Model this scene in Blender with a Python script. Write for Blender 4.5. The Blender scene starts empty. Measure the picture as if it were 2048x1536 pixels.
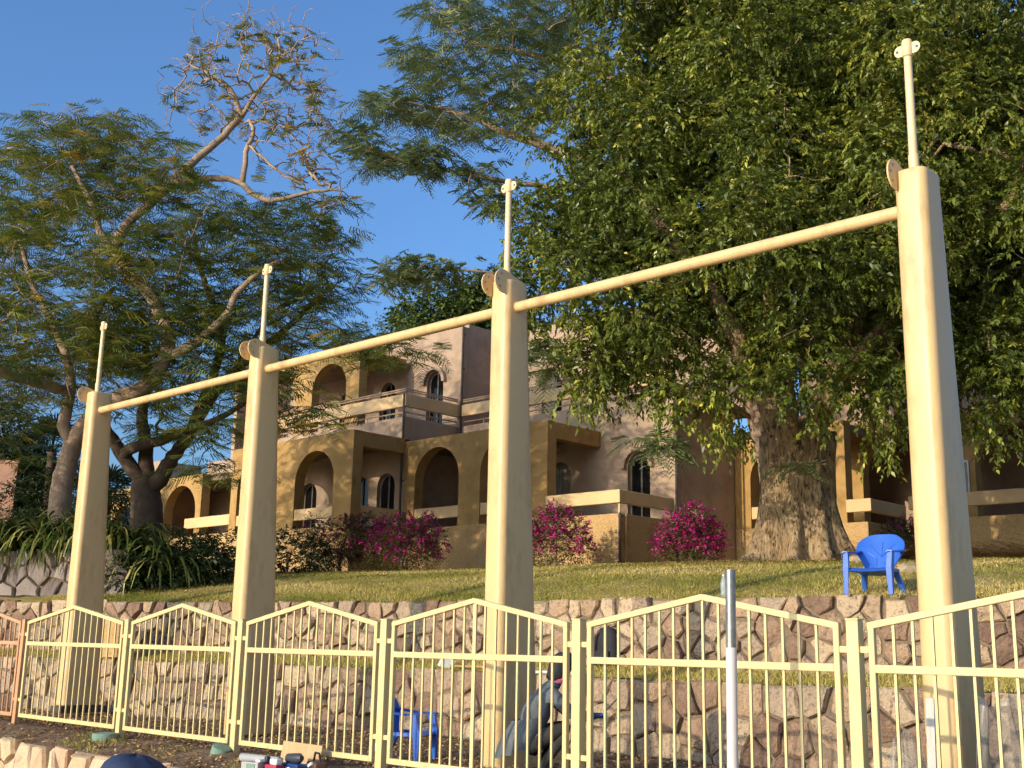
import bpy, bmesh, math, random
import numpy as np
from mathutils import Vector, Matrix
random.seed(7); RNG = np.random.default_rng(11)
SC = bpy.context.scene
COL = SC.collection
# ---------------------------------------------------------------- camera
FPX, PITCH, ROLL, EYE = 2350.0, math.atan(522 / 2350.0), 0.02, 1.85
_R0 = np.array([1, 0, 0.]); _U0 = np.array([0, -math.sin(PITCH), math.cos(PITCH)]); _F = np.array([0, math.cos(PITCH), math.sin(PITCH)])
_X = math.cos(ROLL) * _R0 + math.sin(ROLL) * _U0
_Y = -math.sin(ROLL) * _R0 + math.cos(ROLL) * _U0
cd = bpy.data.cameras.new('camera'); cam = bpy.data.objects.new('camera', cd); COL.objects.link(cam)
cd.sensor_width = 36; cd.lens = FPX / 2048 * 36; cd.clip_start = .1; cd.clip_end = 2000
m = Matrix.Identity(4)
for i in range(3):
    m[i][0] = _X[i]; m[i][1] = _Y[i]; m[i][2] = -_F[i]
m[2][3] = EYE
cam.matrix_world = m
SC.camera = cam
# ---------------------------------------------------------------- sky, sun, exposure
SUN_AZ, SUN_EL = math.radians(49), math.radians(14.5)      # azimuth: degrees to the left of straight behind the camera
to_sun = Vector((-math.sin(SUN_AZ) * math.cos(SUN_EL), -math.cos(SUN_AZ) * math.cos(SUN_EL), math.sin(SUN_EL)))
w = bpy.data.worlds.new('World'); SC.world = w; w.use_nodes = True
nt = w.node_tree; nt.nodes.clear()
sky = nt.nodes.new('ShaderNodeTexSky'); sky.sky_type = 'NISHITA'; sky.sun_disc = False
sky.sun_elevation = SUN_EL; sky.sun_rotation = math.atan2(to_sun.x, to_sun.y)
sky.altitude = 0; sky.air_density = 1.0; sky.dust_density = 3.8; sky.ozone_density = 6.0
bg = nt.nodes.new('ShaderNodeBackground'); bg.inputs[1].default_value = .15
wo = nt.nodes.new('ShaderNodeOutputWorld')
nt.links.new(sky.outputs[0], bg.inputs[0]); nt.links.new(bg.outputs[0], wo.inputs[0])
sl = bpy.data.lights.new('sun', 'SUN'); sun = bpy.data.objects.new('sun', sl); COL.objects.link(sun)
sl.energy = 2.05; sl.angle = math.radians(.5); sl.color = (1.0, .87, .69)
sun.rotation_euler = to_sun.to_track_quat('Z', 'Y').to_euler()
SC.view_settings.view_transform = 'Standard'; SC.view_settings.look = 'None'
SC.view_settings.exposure = 1.0; SC.view_settings.gamma = 1; SC.view_settings.use_curve_mapping = False

# ---------------------------------------------------------------- helpers
def P(u, v, y):
    """world point at distance y (metres north of the camera) on a sight line"""
    d = (u - 1024) / FPX * _X - (v - 768) / FPX * _Y + _F
    d = d / d[1] * y
    return np.array([d[0], d[1], d[2] + EYE])
A_DIR = math.atan2(2504, math.hypot(FPX, 522))
AX = np.array([math.sin(A_DIR), -math.cos(A_DIR), 0]); BX = np.array([math.cos(A_DIR), math.sin(A_DIR), 0])
ROT = math.atan2(AX[1], AX[0])            # fence line, colonnade and building share this grid

def tag(o, label=None, cat=None, group=None, kind=None):
    if label: o['label'] = label
    if cat: o['category'] = cat
    if group: o['group'] = group
    if kind: o['kind'] = kind
    return o
def empty(name, loc, rz=0, label=None, cat=None, group=None):
    o = bpy.data.objects.new(name, None); COL.objects.link(o)
    o.location = loc; o.rotation_euler = (0, 0, rz); o.empty_display_size = .2
    return tag(o, label, cat, group)
def link(name, me, mat=None, parent=None, loc=None):
    o = bpy.data.objects.new(name, me); COL.objects.link(o)
    if mat is not None and not me.materials: me.materials.append(mat)
    if parent is not None: o.parent = parent
    if loc is not None: o.location = loc
    return o
def obj(name, V, Fc, mat, parent=None, smooth=False, loc=None):
    me = bpy.data.meshes.new(name); me.from_pydata([tuple(map(float, v)) for v in V], [], Fc); me.update()
    if smooth: me.polygons.foreach_set('use_smooth', [True] * len(me.polygons))
    return link(name, me, mat, parent, loc)
class MB:
    def __init__(s): s.v = []; s.f = []
    def add(s, V, F):
        n = len(s.v); s.v += [tuple(map(float, v)) for v in V]; s.f += [tuple(i + n for i in f) for f in F]
    def box(s, x0, x1, y0, y1, z0, z1):
        s.add([(x0,y0,z0),(x1,y0,z0),(x1,y1,z0),(x0,y1,z0),(x0,y0,z1),(x1,y0,z1),(x1,y1,z1),(x0,y1,z1)],
              [(0,3,2,1),(4,5,6,7),(0,1,5,4),(1,2,6,5),(2,3,7,6),(3,0,4,7)])
    def bar(s, p, q, w, h, up=(0, 0, 1)):
        p = Vector(p); q = Vector(q); d = (q - p).normalized(); u = Vector(up); sd = d.cross(u).normalized(); u = sd.cross(d)
        V = []
        for c in (p, q):
            for a, b in ((-1,-1),(1,-1),(1,1),(-1,1)): V.append(c + sd * a * w / 2 + u * b * h / 2)
        s.add(V, [(0,1,2,3),(7,6,5,4),(0,4,5,1),(1,5,6,2),(2,6,7,3),(3,7,4,0)])
    def tube(s, pts, rad, n=8, cap=True):
        pts = [Vector(map(float, p)) for p in pts]; k = len(pts)
        if not hasattr(rad, '__len__'): rad = [rad] * k
        d0 = (pts[1] - pts[0]).normalized(); ref = Vector((0, 0, 1)) if abs(d0.z) < .9 else Vector((1, 0, 0))
        u = d0.cross(ref).normalized(); V = []; F = []
        for i in range(k):
            d = (pts[min(i + 1, k - 1)] - pts[max(i - 1, 0)])
            d = d.normalized() if d.length > 1e-9 else d0
            u = (u - d * u.dot(d)); u = u.normalized() if u.length > 1e-6 else d.orthogonal().normalized()
            v = d.cross(u)
            for j in range(n):
                a = 2 * math.pi * j / n; V.append(pts[i] + (u * math.cos(a) + v * math.sin(a)) * rad[i])
        for i in range(k - 1):
            for j in range(n):
                F.append((i*n+j, i*n+(j+1) % n, (i+1)*n+(j+1) % n, (i+1)*n+j))
        if cap: F.append(tuple(range(n - 1, -1, -1))); F.append(tuple(range((k-1)*n, k*n)))
        s.add(V, F)
    def lathe(s, prof, n=16, c=(0, 0, 0)):
        V = []; F = []
        for r, z in prof:
            for j in range(n):
                a = 2 * math.pi * j / n; V.append((c[0] + r * math.cos(a), c[1] + r * math.sin(a), c[2] + z))
        for i in range(len(prof) - 1):
            for j in range(n): F.append((i*n+j, i*n+(j+1) % n, (i+1)*n+(j+1) % n, (i+1)*n+j))
        F.append(tuple(range(n - 1, -1, -1))); F.append(tuple(range((len(prof)-1)*n, len(prof)*n)))
        s.add(V, F)
    def prism(s, poly, axis, t0, t1):
        """poly in the plane across `axis` ('x': y,z ; 'y': x,z ; 'z': x,y)"""
        n = len(poly); V = []
        for t in (t0, t1):
            for a, b in poly: V.append({'x': (t, a, b), 'y': (a, t, b), 'z': (a, b, t)}[axis])
        F = [tuple(range(n)), tuple(range(2*n-1, n-1, -1))]
        for i in range(n): j = (i + 1) % n; F.append((i, i + n, j + n, j))
        s.add(V, F)
    def build(s, name, mat, parent=None, smooth=False, bevel=0, seg=2, loc=None, fixn=True):
        me = bpy.data.meshes.new(name); me.from_pydata(s.v, [], s.f)
        bm = bmesh.new(); bm.from_mesh(me)
        if fixn: bmesh.ops.recalc_face_normals(bm, faces=bm.faces)
        if bevel:
            es = [e for e in bm.edges if len(e.link_faces) == 2 and e.calc_face_angle(0) > .6]
            bmesh.ops.bevel(bm, geom=es, offset=bevel, segments=seg, affect='EDGES', profile=.6, clamp_overlap=True)
        if smooth:
            for f in bm.faces: f.smooth = True
            for e in bm.edges:
                if len(e.link_faces) == 2 and e.calc_face_angle(0) > .75: e.smooth = False
        bm.to_mesh(me); bm.free(); me.update()
        return link(name, me, mat, parent, loc)
def mesh_np(name, V, Q, mat, parent=None, tint=None, smooth=False):
    """quad or triangle soup from numpy arrays"""
    V = np.ascontiguousarray(V, np.float32); Q = np.ascontiguousarray(Q, np.int32); k = Q.shape[1]
    me = bpy.data.meshes.new(name); me.vertices.add(len(V)); me.vertices.foreach_set('co', V.ravel())
    me.loops.add(Q.size); me.loops.foreach_set('vertex_index', Q.ravel())
    me.polygons.add(len(Q)); me.polygons.foreach_set('loop_start', np.arange(0, Q.size, k, dtype=np.int32))
    try: me.polygons.foreach_set('loop_total', np.full(len(Q), k, np.int32))
    except Exception: pass
    if tint is not None:
        at = me.attributes.new('tint', 'FLOAT', 'FACE'); at.data.foreach_set('value', np.ascontiguousarray(tint, np.float32))
    if smooth: me.polygons.foreach_set('use_smooth', np.ones(len(Q), bool))
    me.update(calc_edges=True)
    return link(name, me, mat, parent)
def nrm(v): return v / np.maximum(np.linalg.norm(v, axis=-1, keepdims=True), 1e-9)

# ---------------------------------------------------------------- materials
def srgb(r, g, b):
    return tuple((c / 255 / 12.92 if c / 255 <= .04045 else ((c / 255 + .055) / 1.055) ** 2.4) for c in (r, g, b)) + (1,)
def M(name, stops, scale=4., rough=.7, bump=0., bscale=None, metal=0., objrand=0., detail=6., coord='Object', spec=.4,
      stretch=None, distort=0., dirt=None, trans=0., tint=False, rvar=0., bdist=.02, voro=0.):
    """procedural surface: noise-driven colour stops, optional per-object or per-leaf shift, bump, dirt specks"""
    mt = bpy.data.materials.new(name); mt.use_nodes = True; t = mt.node_tree; N = t.nodes; L = t.links
    bs = N['Principled BSDF']; bs.inputs['Metallic'].default_value = metal; bs.inputs['Roughness'].default_value = rough
    bs.inputs['Specular IOR Level'].default_value = spec
    tc = N.new('ShaderNodeTexCoord'); src = tc.outputs['Object']
    if coord == 'World': src = N.new('ShaderNodeNewGeometry').outputs['Position']
    if stretch:
        mp = N.new('ShaderNodeMapping'); mp.inputs['Scale'].default_value = stretch; L.new(src, mp.inputs[0]); src = mp.outputs[0]
    nz = N.new('ShaderNodeTexNoise'); nz.inputs['Scale'].default_value = scale; nz.inputs['Detail'].default_value = detail
    nz.inputs['Roughness'].default_value = .62; nz.inputs['Distortion'].default_value = distort
    L.new(src, nz.inputs['Vector'])
    fac = nz.outputs[0]
    if tint:
        at = N.new('ShaderNodeAttribute'); at.attribute_name = 'tint'; fac = at.outputs['Fac']
    elif objrand:
        oi = N.new('ShaderNodeObjectInfo')
        mx = N.new('ShaderNodeMath'); mx.operation = 'MULTIPLY_ADD'; mx.inputs[1].default_value = objrand; mx.inputs[2].default_value = (1 - objrand) * .5 - objrand * 0
        L.new(oi.outputs['Random'], mx.inputs[0])
        m2 = N.new('ShaderNodeMath'); m2.operation = 'MULTIPLY_ADD'; m2.inputs[1].default_value = 1 - objrand; L.new(nz.outputs[0], m2.inputs[0])
        m3 = N.new('ShaderNodeMath'); m3.operation = 'MULTIPLY_ADD'; m3.inputs[1].default_value = objrand; L.new(oi.outputs['Random'], m3.inputs[0]); L.new(m2.outputs[0], m3.inputs[2])
        m2.inputs[2].default_value = 0
        fac = m3.outputs[0]
    cr = N.new('ShaderNodeValToRGB'); L.new(fac, cr.inputs[0])
    while len(cr.color_ramp.elements) < len(stops): cr.color_ramp.elements.new(.5)
    for e, (p, c) in zip(cr.color_ramp.elements, stops): e.position = p; e.color = c
    colr = cr.outputs[0]
    if dirt:
        dcol, dscale, dlo, dhi = dirt
        n2 = N.new('ShaderNodeTexNoise'); n2.inputs['Scale'].default_value = dscale; n2.inputs['Detail'].default_value = 8; n2.inputs['Roughness'].default_value = .7
        L.new(src, n2.inputs['Vector'])
        mr = N.new('ShaderNodeMapRange'); mr.inputs[1].default_value = dlo; mr.inputs[2].default_value = dhi; L.new(n2.outputs[0], mr.inputs[0])
        mi = N.new('ShaderNodeMix'); mi.data_type = 'RGBA'; L.new(mr.outputs[0], mi.inputs[0]); L.new(colr, mi.inputs[6]); mi.inputs[7].default_value = dcol
        colr = mi.outputs[2]
    L.new(colr, bs.inputs['Base Color'])
    if rvar:
        mr = N.new('ShaderNodeMapRange'); mr.inputs[3].default_value = rough - rvar; mr.inputs[4].default_value = rough + rvar
        L.new(nz.outputs[0], mr.inputs[0]); L.new(mr.outputs[0], bs.inputs['Roughness'])
    if bump:
        nb = N.new('ShaderNodeTexNoise'); nb.inputs['Scale'].default_value = bscale or scale * 4; nb.inputs['Detail'].default_value = 8
        nb.inputs['Roughness'].default_value = .65
        L.new(src, nb.inputs['Vector']); h = nb.outputs[0]
        if voro:
            vo = N.new('ShaderNodeTexVoronoi'); vo.inputs['Scale'].default_value = voro; L.new(src, vo.inputs['Vector'])
            ad = N.new('ShaderNodeMath'); ad.operation = 'MULTIPLY_ADD'; ad.inputs[1].default_value = .8; L.new(vo.outputs[0], ad.inputs[0]); L.new(h, ad.inputs[2]); h = ad.outputs[0]
        bp = N.new('ShaderNodeBump'); bp.inputs['Strength'].default_value = bump; bp.inputs['Distance'].default_value = bdist
        L.new(h, bp.inputs['Height']); L.new(bp.outputs[0], bs.inputs['Normal'])
    if trans:
        tr = N.new('ShaderNodeBsdfTranslucent'); L.new(colr, tr.inputs[0])
        ms = N.new('ShaderNodeMixShader'); ms.inputs[0].default_value = trans
        L.new(bs.outputs[0], ms.inputs[1]); L.new(tr.outputs[0], ms.inputs[2]); L.new(ms.outputs[0], N['Material Output'].inputs[0])
    return mt
MT = {}
MT['column'] = M('column_paint', [(.3, srgb(206,172,116)), (.7, srgb(214,182,128))], 1.2, .42, .06, 9, dirt=(srgb(164,124,78), 3.2, .5, .8), rvar=.08, stretch=(1,1,.35))
MT['fence'] = M('fence_paint', [(.3, srgb(202,180,122)), (.7, srgb(212,191,134))], 2, .45, .05, 30, dirt=(srgb(170,138,88), 6, .57, .82), rvar=.08)
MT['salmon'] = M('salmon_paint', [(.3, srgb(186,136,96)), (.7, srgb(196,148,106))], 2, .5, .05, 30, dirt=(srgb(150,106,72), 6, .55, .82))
MT['whitepole'] = M('mast_paint', [(.3, srgb(212,186,136)), (.7, srgb(220,196,148))], 3, .4, .03, 30)
MT['ochre'] = M('ochre_stucco', [(.3, srgb(164,128,72)), (.7, srgb(180,144,86))], 1.3, .85, .25, 60, coord='World', dirt=(srgb(138,102,52), 2.5, .5, .78))
MT['stucco'] = M('pink_stucco', [(.3, srgb(164,138,112)), (.7, srgb(180,154,128))], 1.1, .9, .3, 70, coord='World', dirt=(srgb(138,110,86), 1.6, .5, .8))
MT['board'] = M('cream_board', [(.3, srgb(208,172,120)), (.7, srgb(222,188,138))], 1.5, .8, .15, 40, coord='World', dirt=(srgb(164,128,84), 3, .6, .85))
MT['basewall'] = M('pebbledash', [(.3, srgb(168,132,84)), (.55, srgb(192,156,104)), (.75, srgb(208,176,126))], 26, .95, .7, 45, coord='World', dirt=(srgb(128,98,62), 1.3, .55, .8))
MT['slab'] = M('brown_concrete', [(.3, srgb(120,98,80)), (.7, srgb(140,116,96))], 2, .9, .2, 40, coord='World')  # one even brown concrete tone for all slabs
MT['glass'] = M('window_glass', [(.3, srgb(16,17,18)), (.7, srgb(24,25,26))], 2, .1, .02, 3, spec=.35)
MT['frame'] = M('window_frame', [(.3, srgb(92,84,74)), (.7, srgb(104,96,86))], 4, .5)
MT['curtain'] = M('curtain', [(.3, srgb(104,98,88)), (.7, srgb(128,122,110))], 6, .9, stretch=(14, 14, .4))
MT['rail'] = M('pipe_rail', [(.3, srgb(168,140,110)), (.7, srgb(184,156,124))], 3, .5)
MT['pipe'] = M('dark_pipe', [(.3, srgb(62,52,44)), (.7, srgb(78,66,56))], 3, .6)
MT['stone'] = M('wall_stone', [(.16, srgb(116,90,74)), (.32, srgb(154,124,98)), (.48, srgb(184,154,120)), (.6, srgb(162,140,116)), (.8, srgb(200,174,138))], 3.2, .9, 1., 13, objrand=.62, coord='World', dirt=(srgb(92,72,58), 17, .52, .7), bdist=.07)
MT['stonegrey'] = M('planter_stone', [(.2, srgb(112,100,94)), (.5, srgb(146,132,122)), (.8, srgb(170,156,142))], 3, .9, .8, 18, objrand=.55, coord='World', dirt=(srgb(86,76,70), 12, .56, .8), bdist=.03)
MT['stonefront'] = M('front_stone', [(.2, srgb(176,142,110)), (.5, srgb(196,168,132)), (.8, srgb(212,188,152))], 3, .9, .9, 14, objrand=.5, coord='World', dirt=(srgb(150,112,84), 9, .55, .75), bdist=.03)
MT['mortar'] = M('mortar', [(.3, srgb(104,88,70)), (.7, srgb(138,120,96))], 9, .95, .8, 40, coord='World')
MT['soil'] = M('dry_soil', [(.25, srgb(84,64,46)), (.5, srgb(124,98,72)), (.75, srgb(160,132,100))], 3.5, .95, 1., 22, coord='World', dirt=(srgb(66,52,36), 30, .5, .7), bdist=.05)
MT['grassground'] = M('turf', [(.3, srgb(112,106,44)), (.5, srgb(156,138,66)), (.68, srgb(196,170,104))], .7, .95, .8, 45, coord='World', dirt=(srgb(88,76,40), 18, .5, .75), bdist=.04)
MT['ground'] = M('paving', [(.3, srgb(204,178,140)), (.7, srgb(218,194,158))], 2, .9, .2, 30, coord='World')
MT['blade'] = M('grass_blade', [(0, srgb(108,116,40)), (.4, srgb(148,144,58)), (.75, srgb(196,172,96)), (1, srgb(214,192,124))], 1, .7, tint=True, trans=.25, spec=.2)
MT['litter'] = M('leaf_litter', [(0, srgb(90,62,36)), (.5, srgb(150,112,66)), (1, srgb(206,170,112))], 1, .8, tint=True)
MT['ficusleaf'] = M('ficus_leaf', [(0, srgb(62,76,30)), (.45, srgb(112,122,46)), (.75, srgb(154,156,62)), (.9, srgb(200,194,78)), (1, srgb(224,208,104))], 1, .38, tint=True, trans=.27, spec=.5)
MT['poinleaf'] = M('feathery_leaf', [(0, srgb(66,88,40)), (.5, srgb(108,124,56)), (.85, srgb(158,152,66)), (1, srgb(206,170,74))], 1, .6, tint=True, trans=.3, spec=.3)
MT['albleaf'] = M('grey_green_leaf', [(0, srgb(84,104,66)), (.6, srgb(128,142,92)), (1, srgb(168,170,118))], 1, .55, tint=True, trans=.25, spec=.3)
MT['farleaf'] = M('far_leaf', [(0, srgb(50,64,26)), (.6, srgb(84,100,40)), (1, srgb(120,128,56))], 1, .6, tint=True, trans=.2, spec=.3)
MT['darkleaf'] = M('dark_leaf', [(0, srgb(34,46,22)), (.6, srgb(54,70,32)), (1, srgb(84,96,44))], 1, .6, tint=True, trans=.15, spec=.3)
MT['strapleaf'] = M('strap_leaf', [(0, srgb(60,76,28)), (.6, srgb(100,112,46)), (.85, srgb(150,144,72)), (1, srgb(196,178,110))], 1, .5, tint=True, trans=.2)
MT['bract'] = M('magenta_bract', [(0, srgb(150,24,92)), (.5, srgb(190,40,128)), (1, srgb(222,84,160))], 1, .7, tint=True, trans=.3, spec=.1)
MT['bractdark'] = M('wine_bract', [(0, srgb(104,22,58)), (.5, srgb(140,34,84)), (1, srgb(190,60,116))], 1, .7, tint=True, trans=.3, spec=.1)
MT['bougleaf'] = M('bougainvillea_leaf', [(0, srgb(50,58,24)), (.6, srgb(92,92,40)), (1, srgb(140,124,72))], 1, .6, tint=True, trans=.2)
MT['straw'] = M('dry_frond', [(0, srgb(110,82,50)), (.6, srgb(160,128,82)), (1, srgb(196,166,114))], 1, .85, tint=True)
MT['barkpale'] = M('pale_bark', [(.3, srgb(134,110,88)), (.7, srgb(176,150,122))], 4, .9, .6, 18, coord='World', dirt=(srgb(84,66,52), 3, .55, .8), bdist=.03)
MT['barkfic'] = M('ficus_bark', [(.25, srgb(128,102,72)), (.5, srgb(176,148,108)), (.75, srgb(208,182,138))], 7, .95, 1., 13, coord='World', stretch=(1.6,1.6,.5), dirt=(srgb(70,50,34), 11, .5, .62), bdist=.1)
MT['barkdark'] = M('dark_bark', [(.3, srgb(70,56,44)), (.7, srgb(100,82,66))], 4, .9, .6, 18, coord='World', bdist=.03)
MT['blue'] = M('blue_plastic', [(.3, srgb(42,90,176)), (.7, srgb(50,100,188))], 4, .32, .03, 20, spec=.5)
MT['galv'] = M('galvanised_steel', [(.3, srgb(120,120,116)), (.7, srgb(158,158,152))], 14, .42, .05, 40, metal=.75, rvar=.1)
MT['whitepaint'] = M('white_paint', [(.3, srgb(186,180,172)), (.7, srgb(202,196,188))], 3, .45, .02, 20)
MT['green'] = M('green_footing', [(.3, srgb(96,126,106)), (.7, srgb(126,150,128))], 6, .85, .4, 30, dirt=(srgb(140,124,100), 6, .55, .75))
MT['card'] = M('cardboard', [(.3, srgb(190,152,106)), (.7, srgb(204,168,122))], 3, .9, .2, 30, stretch=(8,1,1))
MT['navy'] = M('navy_cloth', [(.3, srgb(28,40,66)), (.7, srgb(38,54,84))], 4, .75, .3, 30)
MT['shirt'] = M('slate_shirt', [(.3, srgb(84,90,92)), (.7, srgb(106,110,110))], 5, .85, .6, 9, bdist=.04)
MT['trouser'] = M('dark_trouser', [(.3, srgb(44,44,40)), (.7, srgb(62,60,54))], 5, .85, .7, 9, bdist=.04)
MT['black'] = M('black_cloth', [(.3, srgb(30,30,32)), (.7, srgb(44,44,46))], 5, .8, .5, 16)
MT['glove'] = M('blue_glove', [(.3, srgb(44,62,92)), (.7, srgb(56,76,108))], 6, .8, .3, 30)
MT['pink'] = M('pink_cloth', [(.3, srgb(226,96,124)), (.7, srgb(236,116,142))], 5, .8)
MT['skin'] = M('skin', [(.3, srgb(150,104,76)), (.7, srgb(164,116,86))], 6, .6)
MT['grey'] = M('grey_plastic', [(.3, srgb(150,148,144)), (.7, srgb(172,170,166))], 5, .6, .1, 30)
MT['white'] = M('white_plastic', [(.3, srgb(214,212,206)), (.7, srgb(228,226,220))], 4, .5)
MT['red'] = M('red_plastic', [(.3, srgb(168,36,62)), (.7, srgb(184,44,70))], 4, .5)
MT['darkplastic'] = M('dark_plastic', [(.3, srgb(46,50,54)), (.7, srgb(62,66,70))], 4, .45)
MT['bluetool'] = M('blue_case', [(.3, srgb(28,52,104)), (.7, srgb(36,64,120))], 4, .45)
MT['brownleather'] = M('brown_leather', [(.3, srgb(74,50,38)), (.7, srgb(94,64,48))], 4, .6, .3, 30)
MT['oldwood'] = M('weathered_timber', [(.3, srgb(178,172,158)), (.7, srgb(206,200,186))], 6, .85, .3, 20, stretch=(6,6,.6))
MT['wood'] = M('timber', [(.3, srgb(150,112,70)), (.7, srgb(176,136,90))], 5, .8, .2, 20)
MT['sign'] = M('sign_plate', [(.3, srgb(128,124,112)), (.7, srgb(140,136,124))], 3, .5)
MT['ink'] = M('sign_ink', [(.3, srgb(24,24,24)), (.7, srgb(30,30,30))], 3, .6)
MT['brownwall'] = M('brown_render', [(.3, srgb(150,112,90)), (.7, srgb(168,128,104))], 2, .9, .2, 40, coord='World')
MT['rock'] = M('field_stone', [(.3, srgb(150,128,100)), (.7, srgb(196,174,140))], 5, .9, .8, 14, coord='World', bdist=.03)
def clear_mat(name, colr, alpha, rough):
    mt = bpy.data.materials.new(name); mt.use_nodes = True; b = mt.node_tree.nodes['Principled BSDF']
    nz = mt.node_tree.nodes.new('ShaderNodeTexNoise'); nz.inputs['Scale'].default_value = 7
    mr = mt.node_tree.nodes.new('ShaderNodeMapRange'); mr.inputs[3].default_value = alpha * .8; mr.inputs[4].default_value = min(1, alpha * 1.25)
    mt.node_tree.links.new(nz.outputs[0], mr.inputs[0]); mt.node_tree.links.new(mr.outputs[0], b.inputs['Alpha'])
    b.inputs['Base Color'].default_value = colr; b.inputs['Roughness'].default_value = rough
    return mt
MT['polythene'] = clear_mat('clear_polythene', srgb(170,160,146), .34, .25)
MT['bottle'] = clear_mat('clear_bottle', srgb(196,206,206), .4, .12)
# ================================================================ terrain
LOW = [(-60,46), (-30,32.5), (-14,24.8), (-9,22.3), (-7,21.35), (-5.99,20.75), (-3.33,19.3), (-.82,17.5), (1.19,15.5), (2.27,14.5), (3.75,13.4), (5.14,12.6), (8,11.2), (14,8.6), (40,-2)]
UPP = [(-60,48), (-30,33.6), (-14,25.8), (-9.2,23.1), (-7.15,22.2), (-6,21.65), (-2.2,19.6), (.4,17.6), (1.93,16.1), (4.2,14.6), (5.8,13.8), (9,12.4), (16,9.6), (40,0)]
def itp(path, x):
    xs = [p[0] for p in path]; ys = [p[1] for p in path]; return np.interp(x, xs, ys)
def lawn_z(x, y):
    d = np.maximum(np.asarray(y) - itp(UPP, x), 0) * .88
    return 2.5 + 1.05 * (1 - np.exp(-d / 5)) + .024 * np.minimum(d, 30)
FO = P(485, 1240, 12.9)                    # top of a fence post: origin of the fence line
def fence_y(x): return FO[1] + (x - FO[0]) * AX[1] / AX[0]
def hfield(name, xs, cols, zfun, mat):
    """xs: stations, cols(x)-> list of y ; zfun(x,y,j)"""
    V = []; F = []; nj = None
    for x in xs:
        ys = cols(x); nj = len(ys)
        for j, y in enumerate(ys): V.append((x, y, zfun(x, y, j)))
    for i in range(len(xs) - 1):
        for j in range(nj - 1): F.append((i*nj+j, (i+1)*nj+j, (i+1)*nj+j+1, i*nj+j+1))
    return obj(name, V, F, mat, None, True)
def wob(x, y, s=1., a=1.):
    return a * (math.sin(x * 2.1 * s + 1.3) * math.sin(y * 1.7 * s + .4) + .5 * math.sin(x * 5.3 * s + y * 4.1 * s))
gv = [(-400,-300,0), (400,-300,0), (400,600,0), (-400,600,0)]
tag(obj('ground', gv, [(0,1,2,3)], MT['ground']), kind='structure')
xs = list(np.concatenate([np.linspace(-60,-12,14), np.linspace(-11,11,90), np.linspace(12,40,10)]))
DD = [0, .08, .2, .4, .7, 1, 1.5, 2, 2.6, 3.3, 4, 5, 6, 7, 8, 9.5, 11, 13, 15, 18, 22, 30, 60, 140]
lawn = hfield('lawn', xs, lambda x: [itp(UPP, x) + d for d in DD], lambda x, y, j: float(lawn_z(x, y)) + (.02 * wob(x, y) if j > 0 else -.01), MT['grassground'])
tag(lawn, kind='structure')
led = hfield('ledge_bank', xs, lambda x: list(np.linspace(itp(LOW, x) + .02, itp(UPP, x) + .05, 6)), lambda x, y, j: 1.46 + .028 * j + .012 * wob(x, y, 2), MT['grassground'])
tag(led, kind='structure')
NE = .78                                     # the bed in front of the fence is this wide
def terr_cols(x):
    yf = fence_y(x); e = NE / BX[1]; yl = float(itp(LOW, x)) + .1
    c = [yf - e, yf - e * .8, yf - e * .4, yf - .1, yf + .3, yf + .8, yf + 1.5]
    return c + list(np.linspace(yf + 2.2, max(yl, yf + 2.6), 8))
def terr_z(x, y, j):
    base = [.60, .63, .66, .69, .68, .62, .56, .54, .53, .53, .53, .53, .53, .54, .55][j]
    return base + .02 * wob(x, y, 1.6) * (0 if j == 0 else 1)
xt = list(np.concatenate([np.linspace(-40,-10,12), np.linspace(-9.7,9,110), np.linspace(10,30,8)]))
ter = hfield('soil_terrace', xt, terr_cols, terr_z, MT['soil']); tag(ter, kind='structure')

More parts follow.
